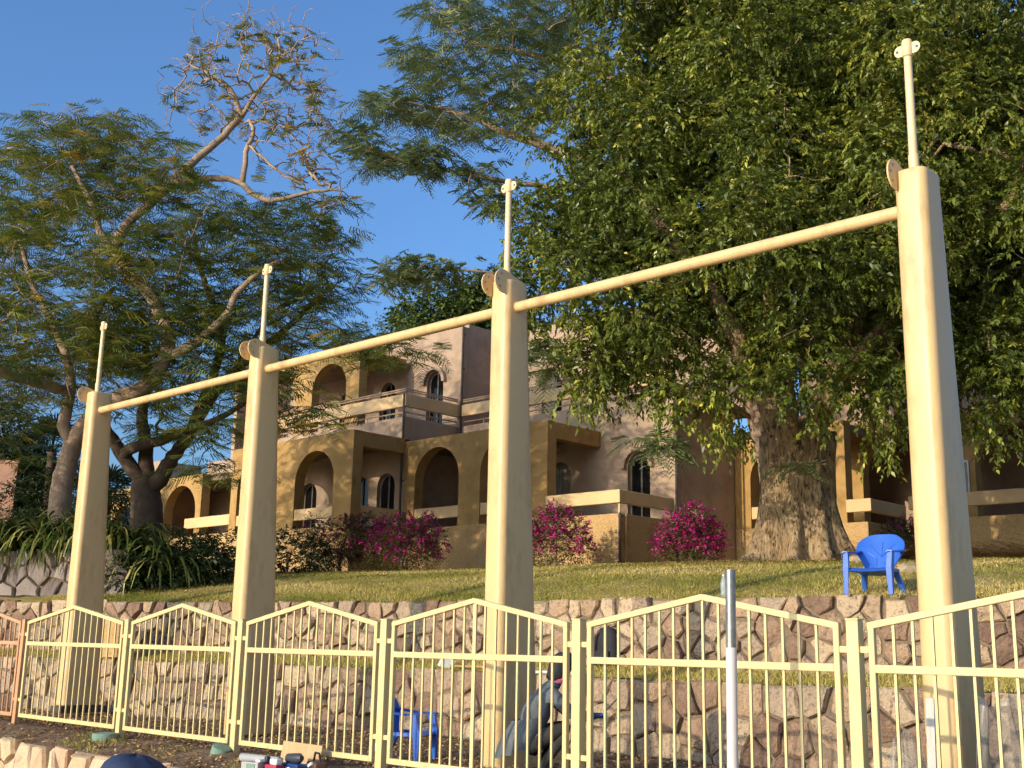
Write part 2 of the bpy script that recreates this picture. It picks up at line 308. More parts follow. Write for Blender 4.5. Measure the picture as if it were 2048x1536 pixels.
# ================================================================ stone walls, stone by stone
def clip_poly(poly, nx, ny, c):
    out = []
    for i in range(len(poly)):
        p, q = poly[i], poly[(i + 1) % len(poly)]; dp = p[0]*nx + p[1]*ny - c; dq = q[0]*nx + q[1]*ny - c
        if dp <= 0: out.append(p)
        if dp * dq < 0: t = dp / (dp - dq); out.append((p[0] + (q[0]-p[0])*t, p[1] + (q[1]-p[1])*t))
    return out
def stone_wall(name, label, path, x0, x1, z0, z1, cw, ch, mat, off=.0, batter=.04, seed=1, back=.3, gap=.014, grow=.075):
    rnd = random.Random(seed)
    pts = [(x, float(itp(path, x)) if not callable(path) else float(path(x))) for x in np.linspace(x0, x1, 160)]
    S = [0]
    for p, q in zip(pts, pts[1:]): S.append(S[-1] + math.dist(p, q))
    PX = [p[0] for p in pts]; PY = [p[1] for p in pts]; LEN = S[-1]; H = z1 - z0
    def at(s, h, o):
        x = np.interp(s, S, PX); y = np.interp(s, S, PY)
        xa = np.interp(s - .15, S, PX); ya = np.interp(s - .15, S, PY); xb = np.interp(s + .15, S, PX); yb = np.interp(s + .15, S, PY)
        n = Vector((yb - ya, -(xb - xa), 0)).normalized()
        o2 = o + off + batter * (1 - h / H)
        return Vector((x + n.x * o2, y + n.y * o2, z0 + h))
    ctr = at(LEN / 2, 0, 0)
    root = empty(name, ctr, 0, label, 'stone wall')
    nu = max(2, int(LEN / .25)); V = []; F = []
    for i in range(nu + 1):
        s = LEN * i / nu
        V += [at(s, -.05, 0) - ctr, at(s, H * .5, 0) - ctr, at(s, H - .012, 0) - ctr, at(s, H - .02, -back) - ctr]
    for i in range(nu):
        for j in range(3): F.append((i*4+j, (i+1)*4+j, (i+1)*4+j+1, i*4+j+1))
    obj('mortar', V, F, MT['mortar'], root)
    seeds = []; ny = max(2, round(H / ch))
    for r in range(ny):
        nx = max(3, round(LEN / cw * (1 + .12 * math.sin(r * 2.3))))
        for c in range(nx):
            seeds.append(((c + .5 + .5 * (r % 2) + rnd.uniform(-.38, .38)) * LEN / nx, (r + .5 + rnd.uniform(-.36, .36)) * H / ny))
    ar = np.array(seeds)
    for i, (sx, sy) in enumerate(seeds):
        lo, hi = max(0, sx - 1.0), min(LEN, sx + 1.0)
        if hi - lo < .05: continue
        top = H + rnd.uniform(-.035, .03)
        poly = [(lo, 0), (hi, 0), (hi, top), (lo, top)]
        d2 = (ar[:, 0] - sx) ** 2 + (ar[:, 1] - sy) ** 2
        for j in np.argsort(d2)[1:18]:
            dx, dy = ar[j, 0] - sx, ar[j, 1] - sy
            if math.hypot(dx, dy) < 1e-5: continue
            l = math.hypot(dx, dy); nx_, ny_ = dx / l, dy / l
            c = nx_ * (sx + ar[j, 0]) / 2 + ny_ * (sy + ar[j, 1]) / 2 - gap
            poly = clip_poly(poly, nx_, ny_, c)
            if len(poly) < 3: break
        # drop slivers and near-duplicate corners
        q = []
        for p in poly:
            if not q or math.dist(p, q[-1]) > .03: q.append(p)
        if len(q) > 2 and math.dist(q[0], q[-1]) < .03: q.pop()
        if len(q) < 3: continue
        cx = sum(p[0] for p in q) / len(q); cy = sum(p[1] for p in q) / len(q)
        # broken, irregular outline
        out = []
        for a, b in zip(q, q[1:] + q[:1]):
            out.append((a[0] + rnd.uniform(-.008, .008), a[1] + rnd.uniform(-.008, .008)))
            if math.dist(a, b) > .16:
                t = rnd.uniform(.35, .65); k = rnd.uniform(-.02, .006)
                mx, my = a[0] + (b[0]-a[0])*t, a[1] + (b[1]-a[1])*t; l = math.dist((mx, my), (cx, cy))
                out.append((mx + (mx-cx)/l*k, my + (my-cy)/l*k))
        n = len(out); pr = rnd.uniform(.02, .02 + grow); tx, ty = rnd.uniform(-.26, .26), rnd.uniform(-.26, .26)
        c0 = at(cx, cy, 0); V = []; F = []
        for (ins, dep) in ((0, -.03), (.0, pr * .45), (.13, pr)):
            for (a, b) in out:
                x = a + (cx - a) * ins; y = b + (cy - b) * ins
                dd = dep + (((x-cx)*tx + (y-cy)*ty + rnd.uniform(-.006, .008)) if dep > 0 else 0)
                V.append(at(x, y, dd) - c0)
        V.append(at(cx + rnd.uniform(-.02, .02), cy, pr + rnd.uniform(-.004, .022)) - c0)
        for k in range(2):
            for a in range(n): b = (a + 1) % n; F.append((k*n+a, k*n+b, (k+1)*n+b, (k+1)*n+a))
        for a in range(n): F.append((2*n+a, 2*n+(a+1) % n, 3*n))
        o = obj('stone', V, F, mat, root, False, c0 - ctr)
    return root
stone_wall('stone_retaining_wall', 'upper rubble retaining wall of pinkish stone holding up the lawn edge', UPP, -11.2, 7.2, 1.52, 2.5, .33, .26, MT['stone'], seed=3)
stone_wall('stone_retaining_wall', 'lower rubble retaining wall of pinkish stone behind the tall posts', LOW, -10.6, 6.6, .42, 1.47, .37, .31, MT['stone'], seed=5)
fy0 = lambda x: fence_y(x) - NE / BX[1]
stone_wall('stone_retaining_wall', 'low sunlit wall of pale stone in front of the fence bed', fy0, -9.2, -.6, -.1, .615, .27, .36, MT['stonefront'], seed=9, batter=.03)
PLW = [(-14,24.4), (-9.2,23.75), (-7,23.35), (-4,22.9)]
stone_wall('stone_planter_wall', 'grey stone planter wall in shade below the strap leaved plants', PLW, -12.5, -7.5, 2.6, 3.52, .44, .34, MT['stonegrey'], seed=13, back=.5)
pl = hfield('planter_bed', list(np.linspace(-13,-7.1,24)), lambda x: list(np.linspace(float(itp(PLW, x)), float(itp(PLW, x)) + 4.2, 6)), lambda x, y, j: 3.49 + .02 * j + .02 * wob(x, y), MT['soil'])
tag(pl, kind='structure')
# ================================================================ building
BO = P(1085, 1000, 30.); BO[2] = 0
bld = empty('terraced_apartment_building', BO, ROT, 'stepped two storey stucco apartment block with ochre arcades and balconies', 'building')
def arch_wall(name, x0, x1, z0, z1, y0, y1, ops, mat, parent=bld, seg=18):
    """wall across y0 (front) .. y1 (back); openings (xl, xr, sill, spring, crown)"""
    ops = sorted(ops); br = []; x = x0
    segs = []
    for (xl, xr, zb, zs, zt) in ops:
        segs.append((x, xl, None))
        xc, hw = (xl + xr) / 2, (xr - xl) / 2
        ax = [xc - hw * math.cos(math.pi * k / seg) for k in range(seg + 1)]
        for k in range(seg):
            f = lambda t: zs + (zt - zs) * math.sqrt(max(0, 1 - ((t - xc) / hw) ** 2))
            segs.append((ax[k], ax[k+1], (zb, f(ax[k]), f(ax[k+1]))))
        x = xr
    segs.append((x, x1, None))
    b = MB()
    def q(*p): b.add(p, [(0,1,2,3)])
    for xa, xb, o in segs:
        if xb - xa < 1e-6: continue
        for y, fl in ((y0, 0), (y1, 1)):
            if o is None:
                p = [(xa,y,z0),(xb,y,z0),(xb,y,z1),(xa,y,z1)]; q(*(p if not fl else p[::-1]))
            else:
                zb, za, zc = o
                if zb > z0: p = [(xa,y,z0),(xb,y,z0),(xb,y,zb),(xa,y,zb)]; q(*(p if not fl else p[::-1]))
                p = [(xa,y,za),(xb,y,zc),(xb,y,z1),(xa,y,z1)]; q(*(p if not fl else p[::-1]))
        if o is not None:
            zb, za, zc = o
            q((xa,y0,za),(xa,y1,za),(xb,y1,zc),(xb,y0,zc))
            if zb > z0: q((xa,y0,zb),(xb,y0,zb),(xb,y1,zb),(xa,y1,zb))
    for (xl, xr, zb, zs, zt) in ops:
        q((xl,y0,zb),(xl,y0,zs),(xl,y1,zs),(xl,y1,zb)); q((xr,y0,zb),(xr,y1,zb),(xr,y1,zs),(xr,y0,zs))
    q((x0,y0,z0),(x0,y0,z1),(x0,y1,z1),(x0,y1,z0)); q((x1,y0,z0),(x1,y1,z0),(x1,y1,z1),(x1,y0,z1))
    q((x0,y0,z1),(x1,y0,z1),(x1,y1,z1),(x0,y1,z1))
    return b.build(name, mat, parent, fixn=False)
def bbox(name, x0, x1, y0, y1, z0, z1, mat, bevel=.012, parent=bld):
    b = MB(); b.box(x0, x1, y0, y1, z0, z1); return b.build(name, mat, parent, bevel=bevel, seg=1)
def window(xl, xr, zb, zs, zt, y, curtain=0, hood=False):
    """arched window set into a wall whose face is at y"""
    xc, hw = (xl + xr) / 2, (xr - xl) / 2; n = 14
    def outline(k):
        o = [(xl + k, zb + k), (xr - k, zb + k)]
        for i in range(n + 1):
            a = math.pi * i / n; o.append((xc + (hw - k) * math.cos(a), zs + (zt - zs - k) * math.sin(a)))
        return o
    o1, o2 = outline(0), outline(.055); b = MB(); m_ = len(o1)
    for yy0, yy1 in ((y + .12, y + .19),):
        V = [(p[0], yy0, p[1]) for p in o1] + [(p[0], yy0, p[1]) for p in o2] + [(p[0], yy1, p[1]) for p in o2]
        F = []
        for i in range(m_): j = (i + 1) % m_; F += [(i, j, m_ + j, m_ + i), (m_ + i, m_ + j, 2*m_ + j, 2*m_ + i)]
        b.add(V, F)
    b.box(xc - .025, xc + .025, y + .125, y + .185, zb + .05, zt - .06)
    wn = b.build('window', MT['frame'], bld, fixn=False)
    pv = [(p[0], y + .16, p[1]) for p in o2]
    obj('pane', pv, [tuple(range(m_))], MT['glass'] if not curtain else MT['glass'], wn)
    if curtain:
        V = []; F = []; k = 16; x0_, x1_ = (xl + .06, xl + .06 + (xr - xl - .12) * curtain)
        for i in range(k + 1):
            x = x0_ + (x1_ - x0_) * i / k
            zt_ = zs + (zt - zs - .06) * math.sqrt(max(0, 1 - ((x - xc) / (hw - .05)) ** 2))
            yy = y + .15 - .02 * math.sin(i * 2.2); V += [(x, yy - .005, zb + .06), (x, yy - .005, zt_)]
        for i in range(k): F.append((2*i, 2*i+2, 2*i+3, 2*i+1))
        obj('curtain', V, F, MT['curtain'], wn)
    if hood:
        b = MB(); V = []; F = []; k = 14
        for i in range(k + 1):
            a = math.pi * (.0 + 1. * i / k); c, s_ = math.cos(a), math.sin(a)
            for r, yy in ((.0, y + .02), (.0, y - .13), (.12, y - .13), (.12, y + .02)): V.append((xc + (hw + .03 + r) * c, yy, zs + (zt - zs + .03 + r) * s_))
        for i in range(k):
            for j in range(4): F.append((i*4+j, i*4+(j+1) % 4, (i+1)*4+(j+1) % 4, (i+1)*4+j))
        F += [(0,1,2,3), (k*4+3,k*4+2,k*4+1,k*4)]
        b.add(V, F); b.build('window_hood', MT['stucco'], wn)
def railing(pts, h0=.10, h1=.16):
    """two pipe rails with short uprights above a balcony board"""
    b = MB()
    for h in (h0, h1): b.tube([(p[0], p[1], p[2] + h) for p in pts], .022, 6)
    for p, q in zip(pts, pts[1:]):
        L_ = math.dist(p, q); n = max(1, int(L_ / .8))
        for i in range(n + 1):
            t = i / n; x, y, z = (p[k] + (q[k] - p[k]) * t for k in range(3)); b.tube([(x, y, z - .05), (x, y, z + h1)], .012, 5)
    b.build('railing', MT['rail'], bld)
OC, ST, BD, BW, SLB = MT['ochre'], MT['stucco'], MT['board'], MT['basewall'], MT['slab']
WT = .22
# --- lower units
def base_wall(x0, x1, y, z1=5.0, z0=3.2): bbox('base_wall', x0, x1, y - .02, y + .20, z0, z1, BW)
def board(x0, x1, y, z0=5.25, z1=5.57): bbox('balcony_board', x0, x1, y - .045, y + .09, z0, z1, BD)
def sideboard(x, y0, y1, z0=5.25, z1=5.57): bbox('balcony_board', x - .09, x + .045, y0, y1, z0, z1, BD)
# unit one (left of the second tall post .. )
arch_wall('arcade_wall', -11.4, -5.42, 5.0, 7.66, -1.9, -1.9 + .34, [(-11.05, -9.3, 5.0, 6.35, 7.22), (-8.07, -6.25, 5.0, 6.35, 7.22)], OC)
base_wall(-12.2, -5.40, -1.9); board(-11.05, -9.3, -1.83); board(-8.07, -6.25, -1.83); sideboard(-5.5, -1.55, 0.0)
bbox('base_wall', -5.62, -5.40, -1.699, .0, 3.2, 5.0, BW)
bbox('roof_beam', -5.74, -5.418, -1.558, -.001, 7.22, 7.655, OC)
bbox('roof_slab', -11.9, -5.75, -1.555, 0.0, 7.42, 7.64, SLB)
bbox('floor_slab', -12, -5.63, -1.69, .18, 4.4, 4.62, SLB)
arch_wall('room_wall', -11.7, -5.44, 4.0, 7.42, .2, .42, [(-10.6, -9.8, 4.65, 6.35, 6.75), (-8.1, -7.25, 4.65, 6.35, 6.75), (-6.85, -6.05, 4.65, 6.35, 6.75)], ST)
for a, b_ in ((-10.6, -9.8), (-8.1, -7.25)): window(a, b_, 4.65, 6.35, 6.75, .2)
window(-6.85, -6.05, 4.65, 6.35, 6.75, .2)
# unit two (behind the third tall post)
arch_wall('arcade_wall', -5.42, .15, 5.0, 7.56, 0.0, .34, [(-4.95, -3.13, 5.0, 6.38, 7.27), (-2.3, -.48, 5.0, 6.38, 7.27)], OC)
base_wall(-5.42, 2.52, 0.0); board(-4.95, -3.13, .07); board(-2.3, -.48, .07); board(.16, 2.56, -.02)
sideboard(2.5, .08, 2.13); bbox('base_wall', 2.30, 2.545, .205, 2.14, 3.2, 5.0, BW)
bbox('balcony_post', 2.44, 2.5, .02, .08, 5.0, 5.25, BD)
bbox('roof_beam', -.17, .152, .342, 2.12, 7.12, 7.555, OC)
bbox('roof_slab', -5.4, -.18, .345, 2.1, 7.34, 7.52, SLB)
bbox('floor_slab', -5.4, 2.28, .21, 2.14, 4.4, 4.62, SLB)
arch_wall('room_wall', -5.44, 2.6, 4.0, 8.3, 2.15, 2.40, [(-4.5, -3.6, 4.65, 6.4, 6.85), (-1.76, -.9, 4.65, 6.4, 6.85), (1.07, 1.81, 5.1, 6.45, 6.88)], ST)
window(-4.5, -3.6, 4.65, 6.4, 6.85, 2.15); window(-1.76, -.9, 4.65, 6.4, 6.85, 2.15, .97); window(1.07, 1.81, 5.1, 6.45, 6.88, 2.15, 0, True)
bbox('wall_lamp', -1.62, -1.3, 2.02, 2.149, 7.16, 7.26, MT['board'])
bbox('side_wall', 2.40, 2.62, 2.402, 4.86, 3.4, 8.6, ST)
bbox('side_wall', -5.66, -5.443, .30, 2.25, 4.0, 7.40, ST, 0)
# unit three (behind the big trunk)
arch_wall('arcade_wall', 2.63, 5.9, 5.0, 7.62, 4.86, 5.2, [(3.11, 5.62, 5.0, 6.3, 7.27)], OC)
base_wall(2.63, 6.46, 4.86); board(3.11, 5.62, 4.93); board(5.91, 6.58, 4.84); sideboard(6.5, 4.94, 6.8)
bbox('base_wall', 6.24, 6.46, 5.065, 6.9, 3.2, 5.0, BW)
bbox('floor_slab', 2.65, 6.22, 5.07, 6.9, 4.4, 4.62, SLB)
bbox('roof_slab', 2.65, 5.9, 5.205, 7, 7.36, 7.56, SLB)
arch_wall('arcade_wall', 4.2, 14.5, 4.0, 7.9, 6.95, 7.3, [(5.3, 7.15, 4.9, 6.5, 7.45), (8.35, 10.8, 4.9, 6.5, 7.45)], OC)
arch_wall('room_wall', 4.2, 14.5, 4.0, 7.4, 9.0, 9.2, [(9.2, 10.0, 4.9, 6.4, 6.9)], ST); window(9.2, 10.0, 4.9, 6.4, 6.9, 9.0)
bbox('roof_slab', 4.2, 14.5, 7.305, 9.3, 7.45, 7.7, SLB)
base_wall(7.6, 14.5, 4.75, 4.95); board(7.6, 14.5, 4.72, 5.2, 5.52)
bbox('floor_slab', 7.6, 14.5, 4.96, 7.0, 4.4, 4.6, SLB)
arch_wall('room_wall', 2.625, 4.19, 4.0, 7.6, 7.0, 7.2, [], ST)
bbox('side_wall', 2.405, 2.64, 5.1, 7.1, 4.0, 7.5, ST, 0); bbox('side_wall', 4.2, 4.4, 7.305, 8.99, 4.0, 7.44, ST)
# left unit beyond the poinciana trunks
arch_wall('arcade_wall', -18.6, -15.39, 5.0, 7.42, -.5, -.16, [(-17.77, -15.71, 5.0, 6.15, 7.1)], OC)
base_wall(-18.6, -13.2, -.5, 5.3); board(-16.25, -13.3, -.52, 5.55, 5.9)
arch_wall('arcade_wall', -15.0, -13.2, 5.3, 7.42, .9, 1.2, [(-14.8, -13.6, 5.3, 7.0, 7.1)], OC)
bbox('roof_slab', -18.6, -13.2, -.155, 1.9, 7.2, 7.40, SLB)
arch_wall('room_wall', -18.6, -12.2, 4.0, 7.3, 1.92, 2.12, [(-17.2, -16.4, 4.9, 6.3, 6.7)], ST); window(-17.2, -16.4, 4.9, 6.3, 6.7, 1.92)
bbox('upper_wall', -18.6, -12.4, 1.6, 1.8, 7.42, 8.35, ST)
bbox('side_wall', -18.8, -18.61, -.5, 2.0, 4.0, 7.4, ST); bbox('side_wall', -11.9, -11.71, -1.55, .4, 4.0, 7.4, ST); bbox('side_wall', -14.7, -14.51, .1, 2.4, 7.7, 11.4, ST)
# --- upper floor
bbox('upper_wall', -12.4, -5.45, -.02, .2, 7.645, 8.3, ST)
bbox('side_wall', -5.67, -5.448, .202, 2.18, 7.56, 8.3, ST)
bbox('balcony_board', -12.4, -5.43, -.05, .08, 8.62, 9.0, BD); bbox('balcony_board', -5.56, -5.42, .085, 2.16, 8.62, 9.0, BD)
railing([(-12.4, .02, 9.0), (-5.49, .02, 9.0), (-5.49, 2.12, 9.0)]); railing([(-12.4, .02, 8.26), (-5.49, .02, 8.26), (-5.49, 2.12, 8.26)], .05, .2)
arch_wall('arcade_wall', -13.2, -7.81, 8.305, 10.78, .09, .40, [(-13.0, -11.1, 8.31, 9.7, 10.5), (-10.2, -8.45, 8.31, 9.7, 10.5)], OC)
bbox('roof_beam', -8.1, -7.808, .402, 2.0, 10.45, 10.77, OC)
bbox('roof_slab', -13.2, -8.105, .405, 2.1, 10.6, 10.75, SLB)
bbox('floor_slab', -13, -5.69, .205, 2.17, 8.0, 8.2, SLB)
arch_wall('room_wall', -14.5, -5.4, 7.66, 11.5, 2.18, 2.42, [(-11.4, -10.6, 8.3, 9.75, 10.2), (-9.3, -8.5, 8.3, 9.75, 10.2), (-7.0, -6.24, 8.5, 9.85, 10.25)], ST)
window(-11.4, -10.6, 8.3, 9.75, 10.2, 2.18); window(-9.3, -8.5, 8.3, 9.75, 10.2, 2.18); window(-7.0, -6.24, 8.5, 9.85, 10.25, 2.18, 0, True)
bbox('side_wall', -5.62, -5.401, 2.422, 4.6, 7.66, 11.62, ST)
bbox('roof_slab', -14.5, -5.64, 2.425, 9, 11.3, 11.46, SLB)
bbox('balcony_board', -5.3, 2.6, 2.10, 2.24, 8.62, 8.98, BD)
railing([(-5.3, 2.17, 8.98), (2.6, 2.17, 8.98)]); railing([(-5.3, 2.2, 8.26), (2.6, 2.2, 8.26)], .05, .2)
arch_wall('room_wall', -5.62, 3.2, 8.0, 11.8, 4.605, 4.85, [(-4.28, -3.44, 8.4, 9.9, 10.34), (-.6, .25, 8.4, 9.9, 10.34)], ST)
window(-4.28, -3.44, 8.4, 9.9, 10.34, 4.605, .6, True); window(-.6, .25, 8.4, 9.9, 10.34, 4.605, .5, True)
bbox('floor_slab', -5.38, 3.2, 2.42, 4.6, 8.02, 8.22, SLB); bbox('roof_slab', -5.6, 3.2, 4.86, 10, 11.6, 11.76, SLB)
bbox('side_wall', 2.98, 3.2, 4.86, 7.2, 8.0, 11.78, ST)
arch_wall('room_wall', 3.25, 14.5, 7.9, 11.6, 7.35, 7.6, [], ST)
bbox('roof_slab', 3.25, 14.5, 7.61, 12, 11.3, 11.5, SLB)
def pipe_at(x, y, z0, z1):
    b = MB(); b.tube([(x, y, z0), (x, y, z1)], .035, 7)
    for z in np.arange(z0 + .3, z1, 1.1): b.box(x - .05, x + .05, y - .01, y + .06, z, z + .04)
    b.build('drainpipe', MT['pipe'], bld, smooth=True)
pipe_at(-5.48, -.06, 5.0, 9.0); pipe_at(-5.34, 2.12, 7.6, 11.5); pipe_at(2.66, 2.12, 3.9, 8.3); pipe_at(2.58, -.08, 3.5, 5.0)
# notice board fixed near the last arch
sg = MB(); sg.box(7.62, 8.2, 6.9, 6.93, 5.75, 6.62); sgo = sg.build('notice_board', MT['white'], bld, bevel=.008)
s2 = MB(); s2.box(7.66, 8.16, 6.885, 6.897, 5.79, 6.58); s2.build('face', MT['sign'], sgo)
s3 = MB(); s3.box(7.73, 7.76, 6.878, 6.884, 6.36, 6.52); s3.box(7.80, 7.83, 6.878, 6.884, 6.36, 6.52); s3.box(7.70, 7.84, 6.878, 6.884, 6.523, 6.545); s3.build('lettering', MT['ink'], sgo)
# small ochre house far off at the left and a brown wall beside it
fb = empty('small_house', P(262, 1040, 52), ROT, 'small ochre house with arched window far behind the forked trunk', 'house')
fb.location.z = 0
arch_wall('front_wall', -3.5, 2.2, 3.5, 8.35, 0, .3, [(-1.6, .2, 5.6, 6.8, 7.6)], OC, fb)
bx = MB(); bx.box(-3.5, 2.2, 1.2, 1.4, 3.5, 8.2); bx.build('inner_wall', MT['glass'], fb)
bx = MB(); bx.box(-3.5, 2.2, .31, 5, 8.1, 8.3); bx.build('roof', SLB, fb)
bx = MB(); bx.box(-.4, 1.2, .5, 2.6, 8.305, 9.5); bx.build('roof_room', ST, fb)
gw = MB(); gw.box(-8, 0, 0, .3, 0, 4.2); gw.box(-8, .06, -.05, .35, 4.2, 4.3)
tag(gw.build('garden_wall', MT['brownwall'], None, bevel=.02, loc=(P(28, 1000, 40)[0], 40, 3.4)), 'plain brown rendered wall at the far left beside the palms', 'wall')

# ================================================================ tall posts and cross beams
C3 = P(1012, 620, 13.5) + AX * .035
BEAMZ = float(C3[2]); C3[2] = 0
def rrect(hx, y0, y1, r, n=6):
    o = []
    for cx, cy, a0 in ((hx - r, y0 + r, -90), (hx - r, y1 - r, 0), (-hx + r, y1 - r, 90), (-hx + r, y0 + r, 180)):
        for i in range(n + 1):
            a = math.radians(a0 + 90 * i / n); o.append((cx + r * math.cos(a), cy + r * math.sin(a)))
    return o
def tall_post(t, zb, plates, label):
    c = C3 + AX * t; root = empty('sail_post', (c[0], c[1], zb), ROT, label, 'post', 'tall tapered posts of the shade frame')
    ZT = 6.08; V = []; F = []; lv = [0, .02] + list(np.linspace(.4, ZT - zb - .06, 9)) + [ZT - zb - .015, ZT - zb]; n = None
    for i, z in enumerate(lv):
        k = 0.012 if i == len(lv) - 1 else 0
        ring = rrect(.15 - k, -.175 + k, .205 + .058 * (ZT - zb - z) - k, .088 - k * .5, 8); n = len(ring); V += [(x, y, z) for x, y in ring]
    for i in range(len(lv) - 1):
        for j in range(n): F.append((i*n+j, i*n+(j+1) % n, (i+1)*n+(j+1) % n, (i+1)*n+j))
    F.append(tuple(range((len(lv)-1)*n, len(lv)*n))); F.append(tuple(range(n-1, -1, -1)))
    sh = obj('shaft', V, F, MT['column'], root, True)
    for sx in plates:
        b = MB(); poly = []
        cy, cz, R_ = -.20, ZT - zb - .045, .145
        for i in range(25):
            a = math.radians(62 + 268 * i / 24 * 1.0); poly.append((cy + R_ * math.cos(a), cz + R_ * math.sin(a)))
        poly += [(.10, ZT - zb - .05), (.145, ZT - zb - .02), (.13, ZT - zb + .012)]
        x0 = .10 if sx > 0 else -.115
        b.prism(poly, 'x', x0, x0 + .015); pt = b.build('fixing_plate', MT['column'], root)
        for ang in (115, 175, 230):
            yy, zz = cy + .095 * math.cos(math.radians(ang)), cz + .095 * math.sin(math.radians(ang))
            hb = MB(); hb.tube([(x0 - .006, yy, zz), (x0 + .021, yy, zz)], .012, 8); hb.build('bolt', MT['galv'], pt)
    b = MB(); b.lathe([(.047, ZT-zb-.02), (.047, ZT-zb+.17), (.039, ZT-zb+.175), (.0365, 7.24-zb)], 16, (0, -.03, 0)); mo = b.build('mast', MT['whitepole'], root, smooth=True)
    b = MB(); b.lathe([(.046, 7.22-zb), (.05, 7.225-zb), (.05, 7.36-zb), (.044, 7.385-zb), (.02, 7.395-zb)], 16, (0, -.03, 0)); b.build('cap', MT['whitepole'], mo, smooth=True)
    for s in (-1, 1):
        b = MB(); poly = [(.045 * s, 7.24-zb), (.045 * s, 7.35-zb)]
        for i in range(13):
            a = math.radians(90 - 180 * i / 12); poly.append((s * (.075 + .05 * math.cos(a)), 7.295-zb + .055 * math.sin(a)))
        b.prism(poly, 'y', -.036, -.024); e = b.build('lug', MT['whitepole'], mo)
        b = MB(); b.tube([(s * .095, -.041, 7.295-zb), (s * .095, -.019, 7.295-zb)], .013, 8); b.build('eye_bolt', MT['darkplastic'], mo)
    b = MB(); b.box(-.19, .19, -.22, .62, -.12, -.012); b.build('base_plate', MT['pipe'], root, bevel=.01)
    return root
TS = (-10.1, -5.05, 0.0, 5.1)
tall_post(TS[0], .72, (-1,), 'smallest and farthest of the four tall cream tapered posts, at the left')
tall_post(TS[1], .56, (-1, 1), 'second tall cream tapered post from the left, in front of the ochre arcade')
tall_post(TS[2], .50, (-1, 1), 'third tall cream tapered post from the left, next to the crouching worker')
tall_post(TS[3], .50, (-1,), 'nearest and largest tall cream tapered post, at the right before the leafy tree')
for i, lab in enumerate(('cream round cross beam between the two farthest tall posts', 'cream round cross beam between the second and third tall posts', 'longest looking cream cross beam, crossing in front of the big leafy tree')):
    p = C3 + AX * (TS[i] + .1); L_ = TS[i+1] - TS[i] - .2
    root = empty('cross_beam', (p[0], p[1], BEAMZ), ROT, lab, 'beam', 'round cross beams between the tall posts')
    b = MB(); b.tube([(0, 0, 0), (L_ * .5, 0, 0), (L_, 0, 0)], .0625, 24); b.build('pipe', MT['column'], root, smooth=True)
    for x in (.056, L_ - .056 - .012):
        b = MB(); b.tube([(x, 0, 0), (x + .012, 0, 0)], .066, 24); b.build('weld_ring', MT['column'], root, smooth=True)

# ================================================================ fence
TP = [-8.0, -5.25, -2.43, 0.0, 2.37, 4.74, 7.14, 9.5]
FZ, PH = .70, 1.355
FB = FO.copy(); FB[2] = 0
fence = empty('metal_fence', (FB[0], FB[1], FZ), ROT, 'long cream metal fence of peaked bar panels crossing the foreground', 'fence')
for i, t in enumerate(TP[1:-1]):
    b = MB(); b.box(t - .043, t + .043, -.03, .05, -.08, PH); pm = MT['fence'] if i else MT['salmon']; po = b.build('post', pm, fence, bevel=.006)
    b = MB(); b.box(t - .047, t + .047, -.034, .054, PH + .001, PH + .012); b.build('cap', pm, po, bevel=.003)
for i in range(7):
    t0, t1 = TP[i] + .105, TP[i+1] - .105; L_ = t1 - t0
    z0, zm, z1, pk = .075, PH - .31, PH - .015, .205
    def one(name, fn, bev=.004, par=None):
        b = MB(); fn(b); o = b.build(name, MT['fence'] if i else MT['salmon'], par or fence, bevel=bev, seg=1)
        if par is None: o.location.x = t0
        return o
    pn = one('panel', lambda b: b.box(0, .042, -.018, .024, z0, z1 - .012)); one('stile', lambda b: b.box(L_ - .042, L_, -.018, .024, z0, z1 - .012), par=pn)
    hw = L_ / 2; hgt = .046
    one('top_rail', lambda b: b.prism([(-.002, z1 - hgt), (hw, z1 + pk - hgt), (hw, z1 + pk), (-.002, z1)], 'y', -.0205, .0265), par=pn)
    one('top_rail', lambda b: b.prism([(hw, z1 + pk - hgt), (L_ + .002, z1 - hgt), (L_ + .002, z1), (hw, z1 + pk)], 'y', -.0205, .0265), par=pn)
    one('middle_rail', lambda b: b.box(.0405, L_ - .0405, -.021, .021, zm - .026, zm + .026), par=pn); one('bottom_rail', lambda b: b.box(.0405, L_ - .0405, -.0195, .0225, z0 - .0005, z0 + .05), par=pn)
    nb = 15
    for k in range(nb):
        x = .042 + (L_ - .084) * (k + 1) / (nb + 1) + random.uniform(-.004, .004); zt = z1 + pk * (1 - abs(x - hw) / hw) - .03
        bw = .009 if not (i == 4 and k == 7) else .019
        one('bar', lambda b: b.box(x - bw, x + bw, -.004, .012, z0 + .03, zt), 0, par=pn)
    for x0, x1 in ((-.062, .001), (L_ - .001, L_ + .062)):
        for z in (PH - .19, .30): one('hinge_lug', lambda b: b.box(x0, x1, -.012, .018, z - .022, z + .022), par=pn)
for k, (t, rr, lab) in enumerate(((-2.43, .15, 'round green painted concrete footing under a fence post'), (0.0, .13, 'chipped green concrete footing half buried beside a fence post'))):
    q = FB + AX * (t - (.0 if k == 0 else .08)) - BX * (.17 if k == 0 else .12)
    b = MB(); b.lathe([(rr * .98, -.06), (rr, .03), (rr * 1.02, .075), (rr * .97, .1), (rr * .6, .108), (.02, .108)], 20)
    o = b.build('concrete_footing', MT['green'], None, smooth=True, loc=(q[0], q[1], FZ - .06)); tag(o, lab, 'footing')
    if k: o.rotation_euler = (.25, .3, 0); o.scale = (.8, .8, 1.2)
